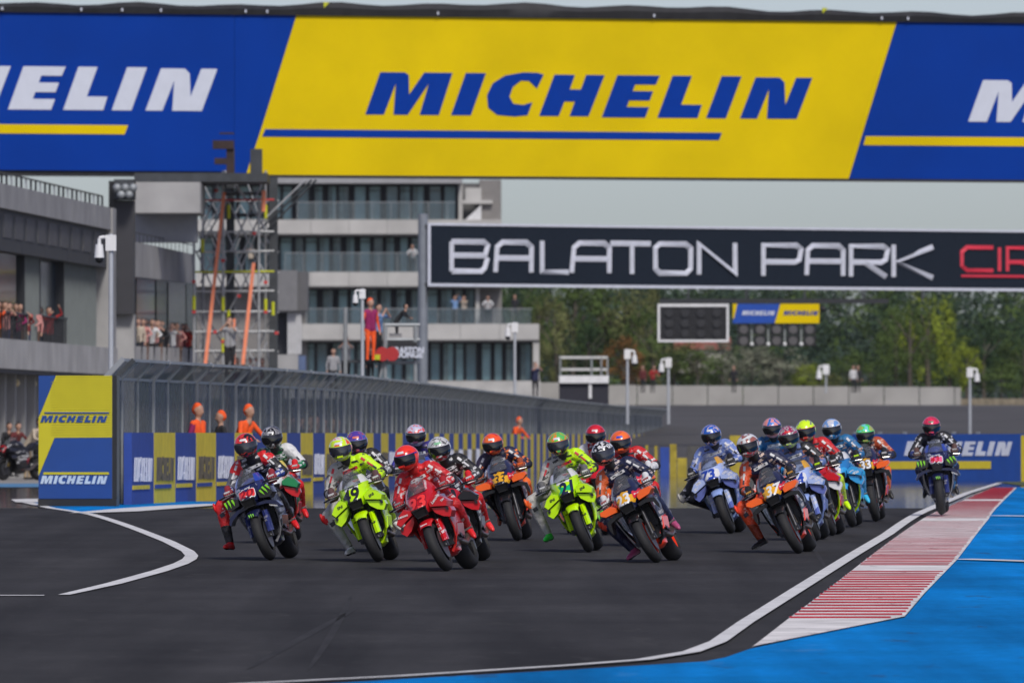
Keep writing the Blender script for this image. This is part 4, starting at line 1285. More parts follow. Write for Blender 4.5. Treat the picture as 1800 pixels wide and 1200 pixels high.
for fk, kind in enumerate(('far', 'dark', 'mid')):
    vs = []; fs = []; nr = []
    for i in range((130, 60, 40)[fk]):
        X = rs.uniform(-3, 62); Y = rs.uniform(830, 1160)
        s_ = rs.uniform(2.6, 5.0); h = s_ * rs.uniform(.8, 1.2)
        bv, bf, bn_ = base[i % 2]; o = len(vs)
        a = rs.uniform(0, 6.28); ca, sa = math.cos(a), math.sin(a)
        z0 = hz(Y) - 1 + h * .5
        for x, y, z in bv: vs.append((X + (x * ca - y * sa) * s_, Y + (x * sa + y * ca) * s_, z0 + z * h))
        for f in bf: fs.append(tuple(q + o for q in f))
        for x, y, z in bn_: nr.append((x * ca - y * sa, x * sa + y * ca, z))
    me = bpy.data.meshes.new('forest'); me.from_pydata(vs, [], fs); me.update()
    f_ = ob('forest', me, leafs[kind])
    tag(f_, {'far': 'bluish green woodland covering the hillside behind the circuit', 'dark': 'dark tree canopy mixed through the hillside woodland', 'mid': 'lighter tree canopy mixed through the hillside woodland'}[kind], 'woodland', kind='stuff')
# red roofed house among the trees
hs = empty('red_roofed_house', P(1235, 640, 800)); tag(hs, 'low house with red roof half hidden behind trees below the unlit light panel', 'house')
hs.location.z = P(0, 655, 800).z
q = G(); q.box(-1.7, 1.7, 0, 3, 0, 1.7); ob('wall', q.mesh('wall'), M('house_plaster', (.35, .33, .3), .9), hs)
q = G(); q.loft([[(-2, -.3, 1.65), (-2, 3.3, 1.65), (-2, 1.5, 2.5)], [(2, -.3, 1.65), (2, 3.3, 1.65), (2, 1.5, 2.5)]]); ob('roof', q.mesh('roof'), M('roof_red', (.22, .07, .05), .85), hs)

# ---- summer haze over the straight ------------------------------------------------------------
hz_m = bpy.data.materials.new('haze'); hz_m.use_nodes = True
hn = hz_m.node_tree; hn.nodes.clear()
ho_ = hn.nodes.new('ShaderNodeOutputMaterial'); hp = hn.nodes.new('ShaderNodeVolumePrincipled')
hp.inputs['Color'].default_value = (.86, .9, .95, 1); hp.inputs['Density'].default_value = HAZE; hp.inputs['Anisotropy'].default_value = .2
hn.links.new(hp.outputs[0], ho_.inputs['Volume'])
q = G(); q.box(-130, 410, -70, 1500, -4, 40)
hb_ = ob('haze', q.mesh('haze'), hz_m); tag(hb_, kind='stuff'); hb_['label'] = 'thin summer haze in the air over the circuit'
from mathutils.bvhtree import BVHTree
# ================================================================== FIGURES
def remesh(gg, voxel, smooth=4):
    me = gg.mesh('tmp'); o = bpy.data.objects.new('tmp', me); COL.objects.link(o)
    m = o.modifiers.new('r', 'REMESH'); m.mode = 'VOXEL'; m.voxel_size = voxel; m.adaptivity = 0
    s = o.modifiers.new('s', 'SMOOTH'); s.factor = .5; s.iterations = smooth
    dg = bpy.context.evaluated_depsgraph_get()
    out = bpy.data.meshes.new_from_object(o.evaluated_get(dg))
    bpy.data.objects.remove(o); bpy.data.meshes.remove(me)
    return out
def body_mesh(prims, zones, voxel=.018, name='person'):
    """tapered limbs welded into one continuous surface, faces sorted into clothing zones"""
    gg = G()
    for p0, p1, r0, r1, z in prims: gg.capsule(p0, p1, r0, r1, 12)
    me = remesh(gg, voxel)
    n = len(me.polygons)
    cen = np.empty(n * 3); me.polygons.foreach_get('center', cen); cen = cen.reshape(-1, 3)
    best = np.full(n, 1e9); idx = np.zeros(n, int)
    for p0, p1, r0, r1, z in prims:
        a = np.array(p0, float); b = np.array(p1, float); d = b - a; L = max(1e-9, d @ d)
        t = np.clip(((cen - a) @ d) / L, 0, 1)
        dist = np.linalg.norm(cen - (a + t[:, None] * d), axis=1) - (r0 + (r1 - r0) * t)
        k = dist < best; best[k] = dist[k]; idx[k] = zones.index(z)
    me.materials.clear()
    me.polygons.foreach_set('material_index', idx.tolist())
    me.polygons.foreach_set('use_smooth', [True] * n)
    me.name = name; me.update()
    return me
def ik(a, b, l1, l2, hint):
    a = Vector(a); b = Vector(b); d = b - a; L = d.length
    if L > (l1 + l2) * .995: b = a + d * ((l1 + l2) * .995 / L); d = b - a; L = d.length
    x = (l1 * l1 - l2 * l2 + L * L) / (2 * L); h = math.sqrt(max(0, l1 * l1 - x * x))
    dn = d.normalized(); hv = Vector(hint); hv = (hv - dn * hv.dot(dn)).normalized()
    return a + dn * x + hv * h, b

# ---- helmet, glove and boot shapes ----------------------------------------------------------
def helmet_pt(az, el, k=1.0):
    """az 0 = straight ahead (-Y), el -90..90"""
    ca, sa = math.cos(az), math.sin(az); ce, se = math.cos(el), math.sin(el)
    x = .140 * sa * ce; y = -.165 * ca * ce; z = .150 * se
    front = max(0, ca) ** 1.5
    if el < 0: y -= front * .035 * min(1, -el / .7) * ce ; x *= 1 - .12 * (-el); 
    if ca < 0 and el > 0: y += .025 * (-ca) * ce * (el < 1.2)
    return Vector((x * k, y * k, z * k))
def helmet_mesh():
    gg = G(); nu, nv = 30, 18; vs = []; 
    els = [R(-62) + (R(90) - R(-62)) * j / nv for j in range(nv + 1)]
    for e in els[:-1]:
        for i in range(nu): vs.append(helmet_pt(2 * math.pi * i / nu, e))
    vs.append(Vector((0, 0, .15)))
    fs = []; ms = []
    for j in range(nv - 1):
        for i in range(nu):
            a = j * nu + i; b = j * nu + (i + 1) % nu
            fs.append((a, b, b + nu, a + nu))
            e = els[j]; az = 2 * math.pi * (i + .5) / nu
            fr = math.cos(az)
            ms.append(2 if e < R(-20) else (0 if e > R(18) else 1))
    for i in range(nu): fs.append(((nv - 1) * nu + i, (nv - 1) * nu + (i + 1) % nu, len(vs) - 1)); ms.append(0)
    fs.append(tuple(range(nu - 1, -1, -1))); ms.append(2)
    gg.add(vs, fs); gg.m = ms
    # rear spoiler and brow vents
    gg.mi = 1; gg.box(-.05, .05, .12, .20, .03, .055); gg.mi = 2
    gg.box(-.035, .035, -.198, -.18, -.075, -.055)
    me = gg.mesh('helmet', 45); return me
def visor_mesh():
    gg = G(); grid = []
    for j in range(6):
        e = R(-27) + R(46) * j / 5
        grid.append([helmet_pt(R(-72) + R(144) * i / 14, e, 1.02) for i in range(15)])
    gg.shell(grid, lambda p: -p.normalized() * .006)
    return gg.mesh('visor', 60)
def badge_mesh():
    gg = G(); grid = []
    for j in range(3): grid.append([helmet_pt(R(-20) + R(40) * i / 5, R(30) + R(11) * j / 2, 1.018) for i in range(6)])
    gg.shell(grid, lambda p: -p.normalized() * .004)
    return gg.mesh('badge', 60)
H_ME, V_ME, B_ME = helmet_mesh(), visor_mesh(), badge_mesh()
def band_mesh():
    gg = G(); grid = []
    for j in range(3): grid.append([helmet_pt(R(-95) + R(190) * i / 20, R(15) + R(6) * j / 2, 1.012) for i in range(21)])
    gg.shell(grid, lambda p: -p.normalized() * .004); return gg.mesh('brow_band', 60)
BAND_ME = band_mesh()
def glove_mesh(side):
    """hand closed round a bar lying along X through the origin; wrist comes from behind and above"""
    gg = G()
    gg.capsule((-.035 * side, .035, .035), (.03 * side, .035, .03), .034, .032)
    gg.capsule((0, .045, .035), (0, .13, .07), .036, .042)       # wrist and cuff
    for k, (x, r, l) in enumerate(((-.036, .0125, .95), (-.012, .0135, 1.05), (.012, .013, 1.0), (.035, .011, .85))):
        pts = [(x * side, .025, .05), (x * side, -.02 * l, .042), (x * side, -.042 * l, .008), (x * side, -.02 * l, -.028), (x * side, .008, -.03)]
        for a, b in zip(pts, pts[1:]): gg.capsule(a, b, r, r * .95, 8)
    pts = [(-.045 * side, .04, .02), (-.058 * side, .012, -.012), (-.035 * side, -.012, -.03)]
    for a, b in zip(pts, pts[1:]): gg.capsule(a, b, .014, .012, 8)
    gg.mi = 1
    gg.box(-.035, .035, -.032, .012, .052, .064)                 # knuckle armour
    me = gg.mesh('glove', 50); return me
GL = {1: glove_mesh(1), -1: glove_mesh(-1)}
def open_hand_mesh(side):
    gg = G(); gg.capsule((0, 0, 0), (0, 0, -.07), .03, .034)
    for k, (x, l) in enumerate(((-.03, .06), (-.01, .072), (.01, .068), (.03, .052))):
        gg.capsule((x, 0, -.08), (x, -.012, -.08 - l * .5), .0105, .0095, 8); gg.capsule((x, -.012, -.08 - l * .5), (x, -.03, -.08 - l), .0095, .008, 8)
    gg.capsule((.03 * side, -.01, -.03), (.055 * side, -.03, -.07), .013, .010, 8)
    return gg.mesh('hand', 50)
def boot_mesh():
    """ankle at origin, toe to -Y, shaft up +Z"""
    gg = G()
    gg.capsule((0, .0, .24), (0, .005, .03), .058, .05)
    gg.capsule((0, .045, -.055), (0, .0, -.02), .038, .05)
    gg.capsule((0, .0, -.045), (0, -.13, -.062), .045, .036)
    gg.capsule((0, -.13, -.062), (0, -.185, -.068), .04, .026)
    me = remesh(gg, .014, 3)
    me.materials.clear()
    n = len(me.polygons); ms = []
    for p in me.polygons:
        c = p.center; ms.append(1 if (c.z > .10 or (c.y > .03 and c.z < .05) or c.z < -.085) else 0)
    me.polygons.foreach_set('material_index', ms); me.polygons.foreach_set('use_smooth', [True] * n); me.name = 'boot'
    return me
BOOT = boot_mesh()

skin_m = M('skin', (.42, .24, .17), .6, var=.08)
hair_m = M('dark_hair', (.02, .014, .01), .8)
ZN = ['joint', 'kl', 'kr', 'tl', 'tr', 'al', 'ar', 'fl', 'fr', 'hl', 'hr', 'sl', 'sr', 'neck', 'pad']
def frame_m(zdir, ydir, loc):
    z = Vector(zdir).normalized(); y = Vector(ydir); y = (y - z * y.dot(z)).normalized(); x = y.cross(z)
    m = Matrix((x, y, z)).transposed().to_4x4(); m.translation = loc
    return m

_LT = {}
def logo_text(t):
    if t not in _LT:
        vs, fs = text_mesh(t, 1.0, .03, .1, 0.0)
        x0 = min(v[0] for v in vs); x1 = max(v[0] for v in vs); k = 1 / (x1 - x0)
        _LT[t] = ([((v[0] - (x0 + x1) / 2) * k, v[1] * k) for v in vs], fs)
    return _LT[t]
def rider(spec, rootM, label, mats, helm, leg='peg', hx=.05, hz=1.37, roll=None, twist=0.0, foot=None, knee=None, armd=1.0):
    """rider in the frame of the motorcycle (x picture right, y away, z up along the lean)"""
    V = Vector
    lean = spec['lean']
    hipx = spec.get('hipx', -.09 if leg != 'peg' else -.02)
    hip = V((hipx, 1.06, .955)); waist = V((hipx * .5 + hx * .25, .98, 1.06)); chest = V((hx * .68, .83, 1.14 + (hz - 1.37) * .6)); neckb = V((hx * .95, .71, hz - .15))
    head = V((hx, .62, hz))
    prims = []
    def pr(a, b, r0, r1, z): prims.append((tuple(a), tuple(b), r0, r1, z))
    for s_, t in ((-1, 'tl'), (1, 'tr')):
        pr(hip + V((s_ * .075, 0, 0)), hip + V((s_ * .09, .02, -.02)), .125, .12, t)
        pr(hip + V((s_ * .06, 0, 0)), waist + V((s_ * .055, 0, 0)), .12, .112, t)
        pr(waist + V((s_ * .055, 0, 0)), chest + V((s_ * .075, 0, 0)), .112, .125, t)
        pr(chest + V((s_ * .075, 0, 0)), chest + V((s_ * .12, -.05, .045)), .12, .085, t)
        pr(chest + V((s_ * .01, .02, .05)), neckb + V((s_ * .01, .02, .0)), .11, .075, t)
    pr(neckb + V((0, .10, .03)), neckb + V((0, .02, .05)), .08, .05, 'neck')        # aerodynamic hump
    pr(neckb, head + V((0, .03, -.08)), .068, .06, 'neck')
    sh = {}; hands = {}
    for s_, u, f in ((-1, 'al', 'fl'), (1, 'ar', 'fr')):
        S = chest + V((s_ * .185, -.055, .045)); H = V((s_ * .285, .395, .905))
        el, wr = ik(S, H + V((0, .06, .03)), .285, .27, (s_ * .75 * armd, .5, -.7))
        pr(S + V((-s_ * .03, 0, .004)), S.lerp(el, .18), .088, .084, 'kl' if s_ < 0 else 'kr')
        pr(S, el, .078, .062, u); pr(el, el.lerp(wr, .12), .066, .062, 'joint')
        pr(el, wr, .060, .042, f)
        hands[s_] = (H, wr, el)
    feet = {}
    inv = rootM.inverted()
    for s_, u, f in ((-1, 'hl', 'sl'), (1, 'hr', 'sr')):
        Hp = hip + V((s_ * .10, -.02, -.02))
        if s_ == -1 and leg == 'down':
            Ft = inv @ (rootM.translation + V(foot)); hint = (inv.to_3x3() @ V(knee))
            kn, an = ik(Hp, Ft, .46, .455, hint)
        elif s_ == -1 and leg == 'knee':
            Ft = V((-.24, 1.05, .45)); kn, an = ik(Hp, Ft, .44, .43, (-1.0, -.75, .25))
        else:
            Ft = V((s_ * .215, 1.06, .455)); kn, an = ik(Hp, Ft, .44, .43, (s_ * .28, -1, .12))
        pr(Hp, Hp.lerp(kn, .5), .105, .088, u); pr(Hp.lerp(kn, .5), kn, .088, .07, u)
        pr(kn, kn, .080, .080, f); pr(kn, kn.lerp(an, .35), .074, .076, f); pr(kn.lerp(an, .35), an, .074, .052, f)
        if s_ == -1 and leg in ('down', 'knee'):
            d = (kn - Hp).normalized(); pr(kn + V((-.03, -.03, 0)), kn + V((-.04, -.035, -.05)), .045, .045, 'pad')
        feet[s_] = (kn, an)
    me = body_mesh(prims, ZN, .0175)
    p = bpy.data.objects.new('person', me); COL.objects.link(p)
    for z in ZN: me.materials.append(mats[z])
    p.matrix_world = rootM
    tag(p, label, 'person', 'motorcycle racers')
    # head
    rl = roll if roll is not None else lean * .55
    hm = Matrix.Translation(head) @ Matrix.Rotation(R(rl), 4, 'Y') @ Matrix.Rotation(R(twist), 4, 'Z') @ Matrix.Rotation(R(spec.get('nod', 8)), 4, 'X')
    ho = ob('helmet', H_ME, [helm[0], helm[1], helm[2]], p); ho.matrix_local = hm
    vo = ob('visor', V_ME, helm[3], ho)
    ob('brow_band', BAND_ME, helm[5], ho)
    if helm[4] is not None: ob('badge', B_ME, helm[4], ho)
    for s_ in (-1, 1):
        H, wr, el = hands[s_]
        o = ob('glove', GL[s_], [mats['glove'], mats['knuckle']], p)
        o.matrix_local = frame_m((0, -.25, 1), (wr - H) * 1.0 + V((0, .3, 0)), H)
        kn, an = feet[s_]
        b = ob('boot', BOOT, [mats['boot'], mats['boot2']], p)
        if s_ == -1 and leg == 'down':
            toe = inv.to_3x3() @ V(spec.get('toe', (-.35, -1, -.15)))
            b.matrix_local = frame_m(kn - an, -toe, an)
        else:
            b.matrix_local = frame_m((kn - an).normalized() + V((0, 0, .4)), V((-s_ * .28, 1, .25)), an + V((0, 0, .0)))
        if s_ == -1 and leg in ('down', 'knee'):
            q = G(); c = kn + V((-.075, -.03, 0)); q.ball((0, 0, 0), .022, .05, .06, 12, 8); ob('knee_slider', q.mesh('knee_slider', 60), mats['slider'], p, tuple(c))
    # printed logos laid onto the leather by casting onto the body surface
    bvh = BVHTree.FromPolygons([v.co for v in me.vertices], [tuple(q_.vertices) for q_ in me.polygons])
    def cast(x, z):
        h = bvh.ray_cast(V((x, -1.5, z)), V((0, 1, 0)))
        return None if h[0] is None else h[0] + V((0, -.005, 0))
    def logo(cx, cz, w_, h_, ang, mat, text=None):
        ca, sa = math.cos(ang), math.sin(ang); vs = []; fs = []
        if text:
            vv, ff = logo_text(text); k = w_
            pts = [(x * k, y * k) for x, y in vv]; fs0 = ff
        else:
            nx_, nz_ = 7, 3
            pts = [(-w_ / 2 + w_ * i / nx_, -h_ / 2 + h_ * j / nz_) for j in range(nz_ + 1) for i in range(nx_ + 1)]
            fs0 = [(j * (nx_ + 1) + i, j * (nx_ + 1) + i + 1, (j + 1) * (nx_ + 1) + i + 1, (j + 1) * (nx_ + 1) + i) for j in range(nz_) for i in range(nx_)]
        c0 = cast(cx, cz)
        if c0 is None: return
        for a, b in pts:
            c = cast(cx + a * ca - b * sa, cz + a * sa + b * ca)
            if c is None or abs(c.y - c0.y) > .09: c = None
            vs.append(c)
        fs = [f for f in fs0 if all(vs[i] is not None for i in f)]
        if not fs: return
        vs = [v_ if v_ is not None else c0 for v_ in vs]
        q = G(); q.add(vs, fs); ob('suit_logo', q.mesh('suit_logo', fix=False), mat, p)
    lm = mats['logo']; l2 = mats['logo2']
    cxx = hx * .68
    logo(cxx, chest.z - .02, .19, .036, 0.05, lm); logo(cxx - .045, chest.z - .02, .05, .016, .05, l2); logo(cxx + .03, chest.z - .016, .07, .016, .05, l2)
    logo(cxx - .09, chest.z + .055, .075, .022, .1, l2); logo(cxx + .09, chest.z + .055, .075, .022, -.1, l2)
    logo(cxx + .02, chest.z - .085, .12, .02, 0, l2)
    for s_ in (-1, 1):
        H, wr, el = hands[s_]; S = chest + V((s_ * .185, -.055, .045))
        for t_, ww in ((.05, .06), (.42, .085), (.66, .06)):
            m_ = S.lerp(el, t_); an_ = math.atan2((el - S).z, (el - S).x)
            logo(m_.x, m_.z + .012, ww, .03 if t_ < .1 else .022, an_, lm if t_ != .66 else l2)
        m_ = el.lerp(wr, .5); an_ = math.atan2((wr - el).z, (wr - el).x); logo(m_.x, m_.z, .07, .025, an_, lm)
        kn, an = feet[s_]; m_ = kn.lerp(an, .25); logo(m_.x, m_.z, .06, .05, .2, l2)
    return p

# ---- standing and leaning figures -------------------------------------------------------------
SZ = ['top', 'arm', 'leg', 'shoe', 'skin', 'hairz']
def stand_mesh(pose):
    V = Vector; prims = []
    def pr(a, b, r0, r1, z): prims.append((tuple(a), tuple(b), r0, r1, z))
    lean = {'lean': -.22, 'bend': -.38}.get(pose, 0)
    for s_ in (-1, 1):
        hp = V((s_ * .09, 0, .92)); kn = V((s_ * .10, -.02, .50)); an = V((s_ * .10, .01, .09))
        pr(hp, kn, .095, .06, 'leg'); pr(kn, an, .058, .042, 'leg'); pr(an + V((0, .02, -.04)), an + V((0, -.15, -.05)), .04, .03, 'shoe')
        pr((s_ * .07, 0, .95), (s_ * .065, lean * .3, 1.12), .11, .105, 'top')
        pr((s_ * .065, lean * .3, 1.12), (s_ * .085, lean * .8, 1.36), .105, .105, 'top')
        S = V((s_ * .19, lean * .9, 1.42)); pr((s_ * .05, lean * .9, 1.42), S, .07, .062, 'top')
        if pose == 'up' and s_ == 1: H = V((.28, -.25, 1.75)); hint = (1, -.2, 0)
        elif pose in ('camera', 'up'): H = V((s_ * .07, -.28, 1.55)); hint = (s_, -.1, -1)
        elif pose in ('lean', 'bend'): H = V((s_ * .2, lean - .28, 1.12)); hint = (s_, .4, -.3)
        else: H = V((s_ * .27, -.06, .90)); hint = (s_ * .4, .8, 0)
        el, wr = ik(S, H, .29, .26, hint)
        pr(S, el, .058, .045, 'arm'); pr(el, wr, .042, .032, 'arm' if pose != 'camera' else 'skin')
        d = (wr - el).normalized(); pr(wr + d * .02, wr + d * .075, .03, .034, 'skin')
        for k in (-.024, -.008, .008, .024): pr(wr + d * .09 + V((k, 0, 0)), wr + d * .155 + V((k * 1.3, -.01, 0)), .0105, .009, 'skin')
        pr(wr + d * .05 + V((-s_ * .03, -.01, 0)), wr + d * .1 + V((-s_ * .055, -.02, 0)), .012, .010, 'skin')
    y = lean * 1.15
    pr((0, y, 1.45), (0, y, 1.56), .058, .054, 'skin')
    pr((0, y - .02, 1.61), (0, y - .02, 1.68), .078, .092, 'skin')
    pr((0, y - .105, 1.64), (0, y - .115, 1.625), .016, .018, 'skin')       # nose
    for s_ in (-1, 1): pr((s_ * .088, y + .01, 1.645), (s_ * .09, y + .012, 1.665), .016, .02, 'skin')
    pr((0, y + .01, 1.725), (0, y + .04, 1.67), .088, .088, 'hairz')
    return body_mesh(prims, SZ, .022, 'person')
STAND = {k: stand_mesh(k) for k in ('plain', 'up', 'camera', 'lean', 'bend')}
for k in STAND:
    for z in SZ: STAND[k].materials.append(None)
cols = {n: M('cloth_' + n, c, .85, var=.15, vscale=8) for n, c in {
    'white': (.55, .55, .55), 'palegrey': (.3, .3, .31), 'black': (.015, .015, .018), 'navy': (.015, .02, .06), 'red': (.35, .02, .02), 'orange': (.85, .10, .015), 'lightblue': (.16, .28, .5),
    'beige': (.36, .27, .17), 'brown': (.12, .06, .035), 'grey': (.12, .12, .13), 'magenta': (.25, .01, .09), 'pink': (.5, .22, .2), 'cream': (.45, .38, .3), 'green': (.03, .12, .05), 'darkred': (.12, .02, .02)}.items()}
def stander(x, y_feet, Y, pose, top, leg, label, group=None, hpx=None, hair=None, yaw=0, arm=None, cap=None, z=None, flip=False, vest=None):
    p = P(x, y_feet, Y)
    if z is not None: p.z = z
    o = bpy.data.objects.new('person', STAND[pose]); COL.objects.link(o)
    ms = {'top': cols[top], 'arm': cols[arm or top], 'leg': cols[leg], 'shoe': cols['black'], 'skin': skin_m, 'hairz': cols[hair] if hair else hair_m}
    for i, zname in enumerate(SZ):
        o.material_slots[i].link = 'OBJECT'; o.material_slots[i].material = ms[zname]
    o.location = p; o.rotation_euler = (0, 0, R(yaw))
    s_ = 1.0
    if hpx: s_ = hpx / (1.78 * F / Y)
    o.scale = (-s_ if flip else s_, s_, s_)
    tag(o, label, 'person', group)
    return o
# ================================================================== MOTORCYCLES
rubber = M('tyre_rubber', (.012, .012, .013), .75, var=.2, vscale=30)
carbon = M('carbon_black', (.007, .007, .008), .35, var=.2, coat=.3)
metal_b = M('bare_metal', (.38, .37, .36), .3, .8, var=.2, vscale=20)
metal_d = M('engine_dark_metal', (.04, .04, .045), .42, .6, var=.4, vscale=25)
gold_m = M('fork_gold', (.35, .24, .06), .3, .8)
disc_m = M('carbon_disc', (.05, .05, .052), .4, .4)
screen_m = M_clear('windscreen', (.24, .25, .26), .16, .05)
exhaust_m = M('titanium', (.22, .19, .17), .3, .8, var=.3, vscale=15)

NROWS = [(.655, .075, .03), (.70, .115, -.07), (.74, .150, -.105), (.79, .180, -.095), (.84, .195, -.05), (.89, .198, .0), (.94, .19, .07), (.98, .178, .13), (1.03, .155, .22), (1.08, .12, .33)]
def nrow(z):
    r = NROWS
    if z <= r[0][0]: return r[0][1], r[0][2]
    for a, b in zip(r, r[1:]):
        if z <= b[0]:
            t = (z - a[0]) / (b[0] - a[0]); return a[1] + (b[1] - a[1]) * t, a[2] + (b[2] - a[2]) * t
    return r[-1][1], r[-1][2]
YBK = .55
def nose_pt(z, t, k=1.0, dy=0.0):
    hw, yf = nrow(z)
    return Vector((hw * k * math.sin(t), yf + (YBK - yf) * (1 - math.cos(t)) ** 1.15 * .75 + dy, z))
def nose_y(x, z):
    hw, yf = nrow(z)
    s_ = max(-1, min(1, x / hw)); t = math.asin(s_)
    return yf + (YBK - yf) * (1 - math.cos(t)) ** 1.15 * .75
def grid_nose(z0, z1, t0, t1, nz_, nt, k=1.0, dy=0.0):
    return [[nose_pt(z0 + (z1 - z0) * j / nz_, t0 + (t1 - t0) * i / nt, k, dy) for i in range(nt + 1)] for j in range(nz_ + 1)]

PARTS = {}
def part(key, gg, smooth=35): PARTS[key] = gg.mesh(key, smooth)
def wheel(key, r, w, rim_r):
    # tyre: rounded section swept round the axle (X)
    q = G(); secs = []
    n = 40; prof = []
    for i in range(11):
        a = math.pi * i / 10
        prof.append((math.cos(a) * w / 2, rim_r + (r - rim_r) * (math.sin(a) ** .75)))
    prof += [(-w / 2 * .7, rim_r - .01), (w / 2 * .7, rim_r - .01)]
    for j in range(n + 1):
        t = 2 * math.pi * j / n
        secs.append([(x, rr * math.cos(t), rr * math.sin(t)) for x, rr in prof])
    q.loft(secs, caps=False); part(key + '_tyre', q, 60)
    q = G(); secs = []
    pr_ = [(w * .36, rim_r + .004), (w * .36, rim_r - .02), (-w * .36, rim_r - .02), (-w * .36, rim_r + .004)]
    for j in range(n + 1):
        t = 2 * math.pi * j / n; secs.append([(x, rr * math.cos(t), rr * math.sin(t)) for x, rr in pr_])
    q.loft(secs, caps=False)
    for j in range(7):
        t = 2 * math.pi * j / 7; c, s_ = math.cos(t), math.sin(t)
        q.bar((0, .03 * c, .03 * s_), (0, (rim_r - .01) * c, (rim_r - .01) * s_), .03, .016, up=(1, 0, 0))
    q.cyl((-w * .5, 0, 0), (w * .5, 0, 0), .032, .032, 14)
    part(key + '_rim', q, 40)
    q = G()
    for x in ((-.072, .072) if key == 'front' else (-.09,)):
        q.cyl((x - .003, 0, 0), (x + .003, 0, 0), .165 if key == 'front' else .11, None, 28)
    part(key + '_disc', q, 40)
wheel('front', .30, .125, .215); wheel('rear', .312, .20, .215)
# fork, brakes, fender
for s_, nm in ((-1, 'l'), (1, 'r')):
    q = G(); a = Vector((s_ * .098, -.005, .30)); b = Vector((s_ * .098, .235, .88)); m_ = a.lerp(b, .55)
    q.cyl(a + Vector((0, -.01, -.03)), m_, .026, .027, 12); q.cyl(m_, b, .021, .021, 12)
    q.box(s_ * .098 - .03, s_ * .098 + .03, -.03, .03, .265, .33)
    part('fork_leg_' + nm, q)
    q = G(); q.box(s_ * .098 - .024, s_ * .098 + .024, .06, .15, .36, .47); part('brake_caliper_' + nm, q)
    q = G()   # fairing guard on the fork
    g1 = []
    for j in range(5):
        z = .33 + .26 * j / 4; y = (z - .30) * .41 - .035
        g1.append([(s_ * (.085), y - .02, z), (s_ * (.115), y - .035, z), (s_ * (.145), y + .0, z), (s_ * .15, y + .06, z)])
    q.shell(g1, (0, .008, 0)); part('fork_guard_' + nm, q)
q = G(); g1 = []
for j in range(15):
    t = R(50) + R(105) * j / 14      # over the tyre from the front to the back
    c = (-math.cos(t), math.sin(t)); rr = .325
    g1.append([(x * (1 - .35 * abs(math.cos(t)) * (t < 1.2)), rr * c[0] * k, .30 + rr * c[1] * k) for x, k in ((-.088, .93), (-.075, .99), (-.04, 1.025), (0, 1.035), (.04, 1.025), (.075, .99), (.088, .93))])
q.shell(g1, (0, .0, -.006)); part('front_fender', q, 40)
q = G(); g1 = []
for j in range(8):
    t = R(20) + R(75) * j / 7; rr = .345
    g1.append([(x, 1.43 - rr * math.cos(t) * k, .312 + rr * math.sin(t) * k) for x, k in ((-.11, .95), (-.06, 1.02), (0, 1.04), (.06, 1.02), (.11, .95))])
q.shell(g1, (0, 0, -.006)); part('rear_hugger', q, 40)
# nose fairing (solid shell), ears, windscreen
q = G(); q.shell(grid_nose(.70, .955, R(-88), R(88), 16, 36), (0, .02, 0)); part('nose_fairing', q, 28)
q = G(); q.shell(grid_nose(.955, 1.06, R(-88), R(-40), 4, 6, 1.0), (0, .014, 0))
q.shell(grid_nose(.955, 1.06, R(40), R(88), 4, 6, 1.0), (0, .014, 0)); part('screen_ears', q, 28)
q = G(); g1 = []
for j in range(10):
    k = j / 9; z = .945 + .20 * k; hw = .142 * (1 - .10 * k - .42 * k ** 3); yf = .045 + .30 * k + .03 * k * k
    g1.append([(hw * math.sin(R(-84 + 168 * i / 14)), yf + (.22) * (1 - math.cos(R(-84 + 168 * i / 14))), z - .02 * (1 - math.cos(R(-84 + 168 * i / 14))) * k) for i in range(15)])
q.shell(g1, (0, .004, 0)); part('windscreen', q, 60)
q = G(); rim = g1[0]
for a, b in zip(rim, rim[1:]): q.cyl(Vector(a) + Vector((0, -.004, 0)), Vector(b) + Vector((0, -.004, 0)), .004, .004, 6)
for a, b in zip(g1[-1], g1[-1][1:]): q.cyl(a, b, .004, .004, 6)
part('screen_trim', q)
# central air intake, black solid block standing in for the shaded opening, with lip
q = G(); q.loft([[(-.075, -.118, .765), (.075, -.118, .765), (.055, -.09, .685), (-.055, -.09, .685)], [(-.085, -.02, .775), (.085, -.02, .775), (.06, .0, .66), (-.06, .0, .66)]]); part('air_intake', q)
q = G(); g1 = [(-.083, -.125, .772), (.083, -.125, .772), (.062, -.095, .678), (-.062, -.095, .678)]
for a, b in zip(g1, g1[1:] + g1[:1]): q.bar(a, b, .012)
part('intake_lip', q)
